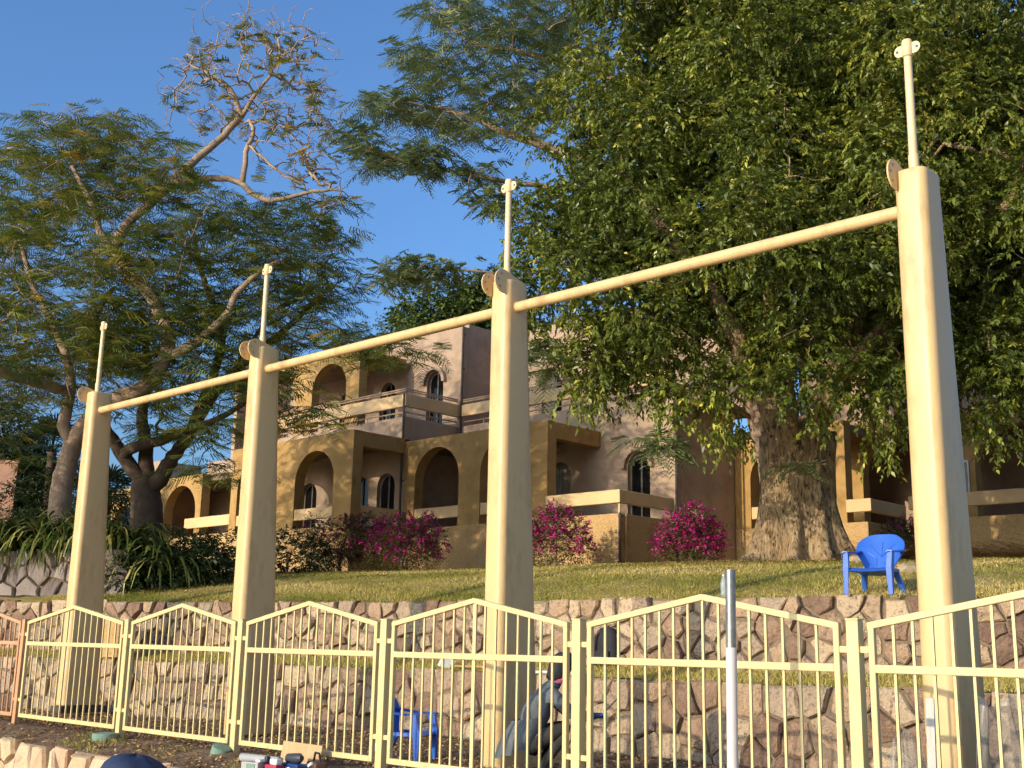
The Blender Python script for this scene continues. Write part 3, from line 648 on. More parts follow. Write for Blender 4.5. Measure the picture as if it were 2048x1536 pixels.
# galvanised pole, lower part painted white
q = P(1463, 1330, 7.8); root = empty('steel_pole', (q[0] - .012, q[1], .3), 0, 'upright galvanised pole with white painted lower part before the fence', 'pole')
root.rotation_euler = (0, .008, 0)
b = MB(); b.lathe([(.036, 0), (.036, 1.56), (.034, 1.562)], 20); b.build('painted_part', MT['whitepaint'], root, smooth=True)
b = MB(); b.lathe([(.0335, 1.5), (.0335, 2.055), (.0335, 2.06), (.029, 2.061), (.029, 1.9)], 20); b.build('galvanised_part', MT['galv'], root, smooth=True)
# ================================================================ vegetation tools
def leaf_mesh(pos, d, n, ln, wd, fold=.25, tipdrop=0.):
    """one folded blade per row; returns verts, quads"""
    k = len(pos); d = nrm(d); sd = nrm(np.cross(d, n)); up = np.cross(sd, d)
    ln = np.asarray(ln).reshape(-1, 1) * np.ones((k, 1)); wd = np.asarray(wd).reshape(-1, 1) * np.ones((k, 1))
    mid = pos + d * ln * .42
    V = np.empty((k, 4, 3)); V[:, 0] = pos; V[:, 1] = mid + sd * wd * .5 + up * wd * fold; tip = pos + d * ln; tip[:, 2] -= (ln * tipdrop)[:, 0]; V[:, 2] = tip
    V[:, 3] = mid - sd * wd * .5 + up * wd * fold
    Q = np.arange(k * 4).reshape(k, 4)
    return V.reshape(-1, 3), Q
def sprays(P0, D, n, L, leaf, wid, droop, rng, hang=.5):
    """twigs with n alternate leaves; P0,D (m,3)"""
    m_ = len(P0); t = np.linspace(.12, 1, n)[None, :, None]
    Lr = (L * rng.uniform(.6, 1.25, (m_, 1, 1)))
    D = nrm(D)[:, None, :]
    pos = P0[:, None, :] + D * Lr * t; pos[:, :, 2] -= (droop * Lr[:, :, 0] * t[:, :, 0] ** 2)
    side = nrm(np.cross(D, np.array([0, 0, 1.]) + rng.normal(0, .3, (m_, 1, 3))))
    alt = np.where(np.arange(n) % 2 == 0, 1, -1)[None, :, None]
    ld = D * .45 + side * alt * rng.uniform(.4, .9, (m_, n, 1)) + np.array([0, 0, -1.]) * hang * rng.uniform(.3, 1.3, (m_, n, 1)) + rng.normal(0, .22, (m_, n, 3))
    nn = np.array([0, 0, 1.]) + rng.normal(0, .55, (m_, n, 3))
    s = rng.uniform(.65, 1.25, m_ * n)
    return leaf_mesh(pos.reshape(-1, 3), ld.reshape(-1, 3), nn.reshape(-1, 3), leaf * s, wid * s, .22, .12)
def fronds(P0, D, L, rng, npair=9, wid=.032, droop=.35, plen=.42):
    """feathery twice-cut leaves"""
    m_ = len(P0); D = nrm(D); up = nrm(np.array([0, 0, 1.]) + rng.normal(0, .18, (m_, 3))); sd = nrm(np.cross(D, up))
    Lr = L * rng.uniform(.65, 1.2, (m_, 1))
    V = []; k = np.linspace(.14, 1, npair)
    for i, t in enumerate(k):
        base = P0 + D * Lr * t; base[:, 2] -= (droop * Lr[:, 0] * t * t)
        pl = plen * (.55 + .75 * math.sin(math.pi * min(1, .2 + .72 * t))) * .8
        for sg in (-1, 1):
            pdv = nrm(D * (.35 + .5 * t) + sd * sg + rng.normal(0, .1, (m_, 3)))
            tip = base + pdv * Lr * pl * rng.uniform(.75, 1.1, (m_, 1)); tip[:, 2] -= Lr[:, 0] * pl * rng.uniform(.1, .45, m_)
            wv = D * (wid * Lr / L)
            V.append(np.stack([base - wv * .5, base + wv * .5, tip + wv * .32, tip - wv * .32], 1))
    V = np.stack(V, 1).reshape(-1, 3); Q = np.arange(len(V)).reshape(-1, 4)
    return V, Q
def join(parts):
    V = []; Q = []; o = 0
    for v, q in parts: V.append(v); Q.append(q + o); o += len(v)
    return np.concatenate(V), np.concatenate(Q)
class Skel:
    """branch skeleton: hand-laid limbs, then twigs that reach for foliage points"""
    def __init__(s): s.p = []; s.par = []; s.r0 = []
    def chain(s, pts, r0, r1, parent=None, sub=3, wobble=.04, rng=random):
        pts = [Vector(map(float, p)) for p in pts]; out = []
        if parent is None: s.p.append(pts[0]); s.par.append(-1); s.r0.append(r0); last = len(s.p) - 1; out.append(last)
        else: last = parent; pts = [s.p[parent]] + pts
        k = (len(pts) - 1) * sub; n = len(pts)
        def cat(i, t):
            a, b, c, d = pts[max(i-1, 0)], pts[i], pts[i+1], pts[min(i+2, n-1)]
            return .5 * ((2*b) + (c-a)*t + (2*a-5*b+4*c-d)*t*t + (3*b-a-3*c+d)*t**3)
        for j in range(1, k + 1):
            i = min((j - 1) // sub, n - 2); t = (j - i * sub) / sub
            q = cat(i, t)
            if j < k: q = q + Vector((rng.uniform(-1, 1), rng.uniform(-1, 1), rng.uniform(-1, 1))) * wobble
            s.p.append(q); s.par.append(last); s.r0.append(r0 + (r1 - r0) * j / k); last = len(s.p) - 1; out.append(last)
        return out
    def reach(s, targets, seg=4, wobble=.12, rise=.12, rng=random, minr=.008):
        base = np.array([tuple(p) for p in s.p])
        T = np.asarray(targets); dist = np.sqrt(((T[:, None, :] - base[None]) ** 2).sum(-1)).min(1)
        for i in np.argsort(dist):
            t = T[i]; d = ((base - t) ** 2).sum(1) + np.maximum(base[:, 2] - t[2], 0) ** 2 * .6
            j = int(d.argmin()); a = s.p[j]; b = Vector(t); L_ = (b - a).length; k = max(2, min(seg, int(L_ / .25) + 1)); last = j; new = []
            for m_ in range(1, k + 1):
                f = m_ / k; q = a.lerp(b, f)
                if m_ < k: q = q + Vector((rng.uniform(-1, 1), rng.uniform(-1, 1), rng.uniform(-1, 1))) * wobble * min(L_, 1.2) + Vector((0, 0, rise * L_ * math.sin(math.pi * f)))
                s.p.append(q); s.par.append(last); s.r0.append(0); last = len(s.p) - 1; new.append(tuple(q))
            base = np.concatenate([base, np.array(new)])
    def build(s, name, mat, parent, origin, tip=.008, e=2.4):
        n = len(s.p); ch = [[] for _ in range(n)]
        for i, p in enumerate(s.par):
            if p >= 0: ch[p].append(i)
        r = [0] * n
        for i in range(n - 1, -1, -1):
            v = sum(r[c] ** e for c in ch[i]) ** (1 / e) if ch[i] else tip
            r[i] = max(tip, v) if not s.r0[i] else max(s.r0[i], .0)
        mb = MB(); done = [False] * n; o = Vector(origin)
        stack = [i for i in range(n) if s.par[i] < 0]
        while stack:
            st = stack.pop(); path = [st] if s.par[st] < 0 else [s.par[st], st]
            cur = st
            while True:
                c = sorted(ch[cur], key=lambda k: -r[k])
                if not c: break
                stack += c[1:]; cur = c[0]; path.append(cur)
            if len(path) < 2: continue
            rad = [r[k] for k in path]
            if s.par[st] >= 0: rad[0] = min(rad[0], rad[1] * 1.15)
            rad[-1] *= .6
            big = max(rad); mb.tube([s.p[k] - o for k in path], rad, 12 if big > .12 else (7 if big > .03 else 4), cap=big > .03)
        me = bpy.data.meshes.new(name); me.from_pydata(mb.v, [], mb.f); me.update()
        me.polygons.foreach_set('use_smooth', [True] * len(me.polygons))
        return link(name, me, mat, parent)
def crown_obj(name, parts, mat, parent, origin, tint):
    V, Q = join(parts); return mesh_np(name, V - np.array(origin)[None], Q, mat, parent, tint)
def ball(rng, k):
    return nrm(rng.normal(0, 1, (k, 3)))

# ================================================================ big leafy ficus
rg = np.random.default_rng(21)
fo = np.array([5.42, 22.0, 3.28])
fic = empty('ficus_tree', fo, 0, 'huge dense leafy tree with thick flared trunk filling the right side', 'tree')
# trunk with root flares: ring profile with lobes
lobes = [(-2.75, 1.5, .42), (-1.9, 1.0, .30), (-1.25, .9, .35), (-.45, 1.2, .45), (.6, 1.2, .4), (1.6, 1.1, .4), (2.5, 1.2, .4)]
V = []; F = []; nseg = 72; zl = [-.3, -.05, .08, .2, .35, .55, .8, 1.1, 1.45, 1.8, 2.1, 2.35, 2.6]
for i, z in enumerate(zl):
    for j in range(nseg):
        a = 2 * math.pi * j / nseg; fl = math.exp(-max(z, 0) / .55)
        rr = .53 + .07 * max(0, (z - 1.6)) + .06 * math.cos(2 * a + 1) + .05 * math.sin(5 * a + z) + .10 * fl
        for la, le, wd in lobes:
            da = math.atan2(math.sin(a - la), math.cos(a - la)); rr += le * .62 * fl * math.exp(-(da / (wd * .62)) ** 2) * 1.0 + .05 * math.exp(-(da / .22) ** 2)
        g = math.exp(-(math.atan2(math.sin(a + 1.3), math.cos(a + 1.3)) / .2) ** 2); rr -= .16 * g * min(1, max(0, z + .3))
        rr += .022 * math.sin(a * 23 + math.sin(z * 5) * 1.5) + random.uniform(-.012, .012)
        V.append((rr * math.cos(a) * 1.02, rr * math.sin(a) * .95, z))
for i in range(len(zl) - 1):
    for j in range(nseg): F.append((i*nseg+j, i*nseg+(j+1) % nseg, (i+1)*nseg+(j+1) % nseg, (i+1)*nseg+j))
F.append(tuple(range((len(zl)-1)*nseg, len(zl)*nseg)))
obj('trunk', V, F, MT['barkfic'], fic, True)
sk = Skel(); Rr = random.Random(5)
sk.p.append(Vector((5.42, 22, 4.9))); sk.par.append(-1); sk.r0.append(.5)
limbs = [([(5.1, 21.9, 5.7), (4.7, 21.6, 6.8), (3.6, 21, 8.4), (2.4, 20.4, 9.8)], .34, .10), ([(5.6, 21.9, 5.8), (6.05, 21.7, 6.8), (6.6, 21.2, 8.6), (7.0, 21, 10.8)], .36, .12),
         ([(5.4, 22.3, 5.8), (5.2, 22.5, 7.5), (5.0, 22.4, 10), (4.9, 22, 12.5)], .30, .10), ([(5.6, 21.6, 5.8), (6.2, 20.6, 7.0), (7.2, 19.4, 8.2), (8.4, 18.6, 9.4)], .22, .08), ([(5.2, 21.5, 5.8), (4.8, 20.4, 7.0), (4.4, 19.4, 8.0), (4.2, 18.7, 9.4)], .2, .07)]
for pts, r0, r1 in limbs: sk.chain(pts, r0, r1, 0, 4, .05, Rr)
BL = [(1165,470,20.2,1.35),(1110,560,19.8,1.0),(1060,430,20.6,.9),(1230,270,21,1.8),(1300,70,22,2.2),(1290,610,19.2,1.5),(1180,650,19.6,.9),(1215,745,19.6,.6),(1290,745,19.4,.75),(1395,360,19.2,1.9),(1540,150,19.6,2.2),
      (1490,560,18.2,1.8),(1400,740,18.9,.95),(1480,765,19.4,.65),(1590,715,18.8,1.05),(1690,410,18.2,2.0),(1740,110,19.6,2.3),(1720,660,18.6,1.4),(1780,760,19.2,.8),(1890,320,18.6,2.1),(1940,90,20,2.4),(1930,620,19.2,1.8),(1985,770,19.8,.9),(2070,450,19.2,2.2),(2090,700,19.6,1.6),
      (1480,-130,21,2.4),(1780,-160,21,2.5),(2080,150,20,2.4),(1280,420,22.6,2.0),(1480,350,22.5,2.4),(1750,300,22.6,2.6),(1950,350,23,2.6),(1580,620,21.8,1.9),(1850,620,22.2,2.0),(1340,200,23.5,2.3),(1640,40,23,2.6),(1400,620,21.4,1.6),(2060,620,22.4,2.0)]
parts = []; tints = []; tg = []
for bi, (u, v, y, r) in enumerate(BL):
    c = P(u, v, y); back = bi >= 28; nl = int((3 if back else 4.4) * r) + 4
    lc = c + ball(rg, nl) * r * rg.uniform(.45, .85, (nl, 1)); lr = r * rg.uniform(.24, .42, nl)
    for j in range(nl):
        k = int((50 if back else 125) * lr[j] ** 2) + 12
        d = ball(rg, k); p0 = lc[j] + d * lr[j] * rg.uniform(.5, 1.08, (k, 1)) ** .6 * np.array([1, 1, .85])
        D = d * 1.0 + np.array([0, 0, -.02]) + rg.normal(0, .45, (k, 3)); n = 15
        parts.append(sprays(p0, D, n, .30, .098, .046, .25, rg, .42))
        tb = rg.normal(.34, .13) + (.30 if rg.random() < .06 else 0)
        base = rg.normal(tb, .12, (k, 1)) + np.where(rg.random((k, 1)) < .03, .38, 0) * (d[:, 2:] > -.2)
        tints.append(np.clip(base + rg.normal(0, .07, (k, n)), 0, 1).ravel())
    for _ in range(max(3, int(r * 5))): tg.append(c + (ball(rg, 1)[0] * r * rg.uniform(.2, 1.0)))
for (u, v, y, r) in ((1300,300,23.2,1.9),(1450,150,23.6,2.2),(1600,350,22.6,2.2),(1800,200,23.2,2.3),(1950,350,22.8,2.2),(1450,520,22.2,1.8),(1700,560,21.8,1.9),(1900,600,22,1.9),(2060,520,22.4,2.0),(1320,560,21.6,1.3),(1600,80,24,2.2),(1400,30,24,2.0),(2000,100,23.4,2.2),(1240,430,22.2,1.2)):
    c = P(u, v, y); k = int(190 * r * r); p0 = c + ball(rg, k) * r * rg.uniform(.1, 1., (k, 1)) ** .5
    parts.append(sprays(p0, rg.normal(0, 1, (k, 3)), 8, .5, .19, .1, .3, rg, .5)); tints.append(np.clip(rg.normal(.1, .08, k * 8), 0, 1))  # inner leaves tinted darker: shade of the crown's voids put into the colour
# a few long hanging sprigs along the lower edge
for (u, v, y) in ((1185,815,19.5),(1150,800,19.6),(1335,830,19),(1440,880,19),(1475,880,19.8),(1760,900,19.4),(1800,880,19.6),(1130,720,19.7),(1030,520,20.2),(1015,600,20.2),(1050,640,20),(1640,840,19.3),(1960,860,19.6),(2010,880,19.8)):
    c = P(u, v, y); k = 16; p0 = c + rg.normal(0, .14, (k, 3)) + np.array([0, 0, .25]); D = rg.normal(0, .5, (k, 3)) + np.array([0, 0, -.7])
    v_, q_ = sprays(p0, D, 12, .42, .11, .054, .4, rg, .7); parts.append((v_, q_)); tints.append(np.clip(rg.normal(.5, .18, k * 12), 0, 1)); tg.append(c + np.array([0, 0, .35]))
sk.reach(tg, 5, .12, .04, Rr)
sk.build('branches', MT['barkfic'], fic, fo, .010)
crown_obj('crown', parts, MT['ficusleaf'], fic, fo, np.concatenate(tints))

# ================================================================ two poincianas on the left
def ell(cl, rng, y0, y1):
    """foliage points from a list of (u, v, ru, rv, count)"""
    out = []
    for (u, v, ru, rv, n) in cl:
        for _ in range(n):
            a = rng.uniform(0, 2 * math.pi); r = math.sqrt(rng.uniform(0, 1)); out.append(P(u + ru * r * math.cos(a), v + rv * r * math.sin(a), rng.uniform(y0, y1)))
    return out
def frond_cluster(pts, rng, per, L, spread=.4, flat=.25, **kw):
    pts = np.repeat(np.asarray(pts), per, 0); k = len(pts); a = rng.uniform(0, 2 * math.pi, k)
    D = np.stack([np.cos(a), np.sin(a), rng.normal(.05, flat, k)], 1)
    return fronds(pts + rng.normal(0, spread * .4, (k, 3)) * np.array([1, 1, .35]), D, L, rng, **kw), k
def W(lst, y): return [P(u, v, y if len(r) == 0 else r[0]) for (u, v, *r) in lst]
rg = np.random.default_rng(33); Rr = random.Random(9)
o1 = P(116, 1050, 25.4); o1[2] = 3.4
t1 = empty('poinciana_tree', o1, 0, 'leaning feathery leaved tree whose pale limb sweeps up to bare top twigs', 'tree', 'feathery trees at the left')
sk = Skel()
tr = sk.chain([o1] + W([(122,985,25.4),(134,930,25.4),(146,890,25.3)], 25.3), .25, .20, None, 4, .02, Rr)
f0 = tr[-1]
a1 = sk.chain(W([(127,850),(140,800,25.2),(141,750,25.2),(120,680,25.2),(90,620,25.2),(60,560,25.4),(40,480,25.6)], 25.2), .15, .045, f0, 3, .03, Rr)
mainl = sk.chain(W([(165,855,25.1),(195,822,25),(232,800,24.9),(295,770,24.7),(325,728,24.6),(338,674,24.5),(325,636,24.5),(300,590,24.5),(252,543,24.6),(226,508,24.7)], 25), .19, .12, f0, 3, .015, Rr)
lf = sk.chain(W([(198,458,24.7),(180,400,24.8),(150,340,25),(120,300,25.2)], 24.7), .10, .03, mainl[-1], 3, .03, Rr)
up = sk.chain(W([(250,454,24.8),(308,400,25),(354,350,25.1),(400,312,25.2),(446,271,25.3),(483,233,25.4)], 25), .12, .075, mainl[-1], 3, .015, Rr)
u1 = sk.chain(W([(462,180,25.4),(420,148,25.4),(380,130,25.5)], 25.4), .07, .025, up[-1], 3, .03, Rr)
u2 = sk.chain(W([(512,187,25.4),(540,150,25.4),(560,110,25.4)], 25.4), .06, .02, up[-1], 3, .03, Rr)
u3 = sk.chain(W([(458,356,25),(521,396,24.9),(560,400,24.9),(606,386,24.8),(660,380,24.7)], 25), .085, .03, up[7], 3, .02, Rr)
u4 = sk.chain(W([(492,306,25),(505,268,25),(500,240,25.1)], 25), .07, .04, u3[3], 3, .02, Rr)
u5 = sk.chain(W([(530,320,24.9),(570,350,24.8),(610,370,24.8)], 25), .04, .02, u4[3], 3, .03, Rr)
rt = sk.chain(W([(352,706,24.4),(391,687,24.2),(424,658,24.1),(456,625,24),(474,586,24),(505,555,24),(560,520,24)], 24.3), .13, .05, mainl[16], 3, .02, Rr)
# bare crown top: curly twigs with few fronds
TOPE = [(500,75,60,30,24),(590,80,50,30,18),(450,240,120,50,20),(590,250,80,50,18),(640,220,30,60,12),(492,42,8,14,3),(400,110,50,40,12),(470,130,90,60,30),(560,120,80,50,26),(430,210,100,60,30),(560,210,90,70,34),(620,150,40,70,12),(630,300,60,70,24),(660,400,60,50,18),(350,180,40,50,10),(560,300,70,50,20)]
tops = ell(TOPE, Rr, 24.3, 26.6)
LFT = [(200,640,150,50,26),(130,770,110,40,18),(300,500,110,50,18),(110,250,30,20,4),(110,290,110,50,22),(40,330,60,50,14),(60,420,80,80,30),(180,300,70,50,16),(230,390,120,70,34),(130,500,140,70,34),(60,580,80,80,22),(300,330,90,60,22),(360,420,110,60,30),(260,560,120,60,26),(110,660,130,60,30),(60,720,70,50,16),(180,720,120,40,18),(220,250,60,40,12)]
low1 = ell(LFT, Rr, 23.2, 27.2) + ell([(-60,450,90,120,22),(-110,600,100,100,26),(-190,520,100,120,26),(-80,720,90,60,16),(-210,360,110,90,18),(-260,640,80,80,14)], Rr, 24.5, 28)  # second list: out-of-frame foliage, added to the crown to shade the building
sk.reach(tops, 6, .24, .05, Rr); sk.reach([t + np.array([Rr.gauss(0, .34), Rr.gauss(0, .34), Rr.gauss(0.1, .3)]) for t in tops for _ in range(2)], 4, .3, .06, Rr); sk.reach(low1, 5, .14, .12, Rr)
SHADE_PTS = [tuple(np.array(c) + np.array([Rr.gauss(0, 1.1), Rr.gauss(0, .7), Rr.gauss(0, .7)])) for c in ((-12.6,20.4,5.6),(-14,21.2,6.2),(-13.2,22.2,6.8),(-15.2,21.6,7.2),(-12,22.6,7.6),(-14.6,23.2,8)) for _ in range(13)] + [tuple(np.array(c) + np.array([Rr.gauss(0, 1.3), Rr.gauss(0, .9), Rr.gauss(0, .8)])) for c, n_ in (((-12.6,27.3,8.9), 50), ((-13,28,11.6), 26), ((-12.4,27.6,7.0), 34), ((-13.8,29.2,12.5), 24), ((-11.2,28.4,13), 8)) for _ in range(n_)]  # unseen foliage added along sun rays to shade planter, lawn and building
sk.chain([(-10.6,24,7.2),(-12,22.8,7.6),(-13.6,21.6,7.4)], .12, .05, a1[6], 3, .03, Rr); sk.reach(SHADE_PTS, 5, .14, .1, Rr)
sk.build('branches', MT['barkpale'], t1, o1, .0085, 2.8)
parts = []; tint = []
p_, k = frond_cluster(SHADE_PTS, rg, 11, .5, .7, .2); parts.append(p_); tint.append(np.repeat(np.clip(rg.normal(.45, .22, k), 0, 1), 18))
p_, k = frond_cluster(low1, rg, 7, .5, .75, .2, wid=.027); parts.append(p_); tint.append(np.repeat(np.clip(rg.normal(.58, .22, k), 0, 1), 18))
pick = [tops[i] for i in rg.choice(len(tops), int(len(tops) * .42), False)]
p_, k = frond_cluster(pick, rg, 2, .32, .3, .2); parts.append(p_); tint.append(np.repeat(np.clip(rg.normal(.72, .2, k), 0, 1), 18))
crown_obj('crown', parts, MT['poinleaf'], t1, o1, np.concatenate(tint))

o2 = P(296, 1060, 27); o2[2] = 3.6
t2 = empty('poinciana_tree', o2, 0, 'dark many stemmed feathery tree with a wide forked trunk before the arches', 'tree', 'feathery trees at the left')
sk = Skel()
tr = sk.chain([o2] + W([(294,1030,27),(292,1000,27),(291,965,27)], 27), .40, .32, None, 4, .02, Rr)
b1 = sk.chain(W([(268,940,26.9),(246,912,26.9),(225,880,26.8),(200,830,26.8),(185,760,26.8),(190,690,26.6),(195,620,26.5),(228,575,26.5)], 27), .19, .06, tr[-2], 3, .02, Rr)
b2 = sk.chain(W([(293,925,27),(290,880,27),(284,830,27),(296,760,27.2),(292,700,27.3),(284,620,27.3)], 27), .20, .06, tr[-1], 3, .02, Rr)
b3 = sk.chain(W([(318,960,26.9),(336,930,26.9),(352,905,26.8),(378,868,26.7),(420,800,26.5),(470,740,26.3),(520,700,26),(580,650,25.8),(640,590,25.6)], 27), .21, .05, tr[-3], 3, .02, Rr)
b4 = sk.chain(W([(268,893,26.5),(325,882,26.1),(376,858,25.8),(430,840,25.4),(500,800,25)], 26.6), .15, .05, b1[5], 3, .02, Rr)
b5 = sk.chain(W([(440,700,26.6),(430,620,26.6),(400,540,26.6),(390,470,26.6)], 26.6), .12, .04, b3[11], 3, .03, Rr)
b6 = sk.chain(W([(530,640,25.8),(590,600,25.6)], 26), .05, .03, b3[17], 3, .03, Rr)
RGT = [(250,700,90,50,14),(330,640,90,50,12),(330,740,110,40,20),(240,660,110,50,18),(470,640,120,50,18),(520,780,70,30,8),(420,480,120,60,30),(540,470,120,60,32),(620,500,90,40,18),(480,570,150,50,36),(640,570,90,40,20),(350,620,110,50,24),(560,640,120,40,24),(440,690,120,40,24),(640,680,90,25,14),(740,690,70,30,12),(790,705,40,20,5),(380,780,130,40,28),(560,740,60,30,8),(420,860,90,30,14),(580,840,70,25,9),(640,825,50,20,6),(280,690,90,50,16),(430,940,60,20,7),(600,420,90,40,14),(300,840,70,30,8)]
low2 = ell(RGT, Rr, 23.6, 27.6)
sk.reach(low2, 5, .14, .10, Rr)
sk.build('branches', MT['barkdark'], t2, o2, .010, 2.7)
p_, k = frond_cluster(low2, rg, 8, .5, .75, .2, wid=.027); crown_obj('crown', [p_], MT['poinleaf'], t2, o2, np.repeat(np.clip(rg.normal(.46, .22, k), 0, 1), 18))

# ================================================================ grey-green feathery tree behind the ficus
rg = np.random.default_rng(44); Rr = random.Random(12)
o3 = np.array([5.9, 25.2, 3.5])
t3 = empty('albizia_tree', o3, 0, 'grey green feathery tree with pale branches reaching left above the roof', 'tree')
sk = Skel()
tr = sk.chain([o3, (5.6, 25.3, 6), (5.0, 25.3, 8.5)], .3, .22, None, 4, .03, Rr)
l1 = sk.chain(W([(1240,360),(1105,298),(1000,262),(948,236),(880,215),(800,205)], 25), .14, .025, tr[-1], 3, .03, Rr)
l2 = sk.chain(W([(1300,250),(1200,140),(1120,122),(1020,100),(940,80),(880,40)], 25.3), .14, .02, tr[-1], 3, .04, Rr)
l3 = sk.chain(W([(1150,410,24.6),(1000,362,24),(880,338,23.8),(780,315,23.6),(730,300,23.5)], 24), .08, .018, tr[-2], 3, .03, Rr)
l4 = sk.chain(W([(1150,570,23.2),(1040,552,22.6),(930,541,22.2),(860,540,22)], 23), .05, .012, tr[-4], 3, .02, Rr)
l5 = sk.chain(W([(1350,100),(1180,20),(1080,-40),(980,-60)], 25.5), .1, .03, tr[-1], 3, .04, Rr)
CE = [(760,200,60,14,11),(840,110,60,20,14),(880,20,55,22,14),(830,215,80,20,16),(900,150,80,40,26),(900,235,90,30,22),(960,60,80,50,26),(1000,170,90,60,34),(1060,60,90,60,30),(1100,180,80,60,26),(1140,60,80,60,24),(1050,250,70,25,12),(940,275,40,25,7),(1130,-20,140,40,24),(960,-30,80,30,14)]
LOWC = [(720,280,40,30,9),(745,315,30,30,8),(820,300,60,20,13),(850,325,50,20,10),(770,330,30,20,5),(960,355,50,30,9),(990,400,40,30,10)]
HC = [(800,535,40,16,9),(850,545,60,18,13),(780,555,20,12,5),(890,535,30,15,5)]
A = ell(CE, Rr, 24, 26.5); B = ell(LOWC, Rr, 23.4, 24); C = ell(HC, Rr, 21.8, 22.3)
sk.reach(A, 5, .12, .08, Rr); sk.reach(B + C, 4, .08, .04, Rr)
sk.build('branches', MT['barkpale'], t3, o3, .008)
parts = []; tint = []
for pts, per, L_ in ((A, 5, .5), (B, 8, .36), (C, 7, .32)):
    p_, k = frond_cluster(pts, rg, per, L_, .5, .3, droop=.55, wid=.032); parts.append(p_); tint.append(np.repeat(np.clip(rg.normal(.5, .22, k), 0, 1), 18))
# wispy sprays hanging under the ficus
lw = ell([(1310,875,40,18,4),(1330,890,30,14,3),(1590,925,30,20,2),(1080,700,30,20,5),(1075,735,25,15,3)], Rr, 19.4, 20.2)
crown_obj('crown', parts, MT['albleaf'], t3, o3, np.concatenate(tint))
p_, k = frond_cluster(lw, rg, 9, .42, .3, .3, droop=.6); V_, Q_ = p_
mesh_np('low_sprays', V_ - fo[None], Q_, MT['albleaf'], fic, np.repeat(np.clip(rg.normal(.5, .2, k), 0, 1), 18))
# ================================================================ leafy masses: far trees, shrubs, flowering bushes
def cloud(name, label, cat, blobs, mat, base, seed, leaf=.1, wid=.05, dens=150, n=8, L=.3, group=None, trunk=None, hang=.3, tm=.5, ts=.2, bmat=None):
    g = np.random.default_rng(seed); R2 = random.Random(seed); base = np.array(base, float)
    root = empty(name, base, 0, label, cat, group); parts = []; tint = []; tg = []
    for (c, r) in blobs:
        c = np.array(c, float); r = np.ones(3) * r; k = int(dens * (r[0] * r[2]) * 1.2) + 20
        d = ball(g, k); p0 = c + d * r * g.uniform(.5, 1.08, (k, 1)) ** .6 * (1 + .18 * np.sin(d[:, :1] * 6 + c[0] * 3) * np.sin(d[:, 2:] * 7 + c[1]))
        parts.append(sprays(p0, d + np.array([0, 0, .1]) + g.normal(0, .4, (k, 3)), n, L, leaf, wid, .2, g, hang))
        tint.append(np.clip(np.repeat(g.normal(tm, ts, k), n) + g.normal(0, .08, k * n), 0, 1))
        for _ in range(max(2, int(r[0] * 4))): tg.append(c + ball(g, 1)[0] * r * g.uniform(.1, .8))
    crown_obj('crown' if trunk else 'foliage', parts, mat, root, base, np.concatenate(tint))
    s2 = Skel(); s2.chain([base + np.array([0, 0, -.2]), base + np.array([0, 0, .4 if not trunk else trunk])], .05 if not trunk else trunk * .07, .03 if not trunk else trunk * .05, None, 3, .02, R2)
    s2.reach(tg, 4, .1, .05, R2); s2.build('trunk' if trunk else 'stems', bmat or MT['barkdark'], root, base, .008)
    return root
def at(u, v, y): return P(u, v, y)
# trees over the roof
q = at(880, 640, 50)
cloud('broadleaf_tree', 'broad green tree crown showing above the roof left of the third post', 'tree', [(at(u, v, y), r) for u, v, y, r in ((850,635,50,1.3),(900,620,50,1.4),(950,640,49,1.4),(880,680,50,1.6),(960,600,50,1.0),(980,640,50,1.6),(830,670,50,1.2),(930,690,50,1.8),(1010,620,50,1.8))], MT['farleaf'], (q[0], q[1], 4), 51, .2, .11, 110, 8, .5, 'trees beyond the roof', 9, tm=.45)
q = at(800, 680, 46)
cloud('broadleaf_tree', 'thin paler tree crown poking over the roof edge at its left end', 'tree', [(at(u, v, y), r) for u, v, y, r in ((800,665,46,.8),(830,650,46,.7),(770,690,46,1.0))], MT['farleaf'], (q[0], q[1], 4), 52, .16, .07, 70, 7, .45, 'trees beyond the roof', 8, tm=.7)
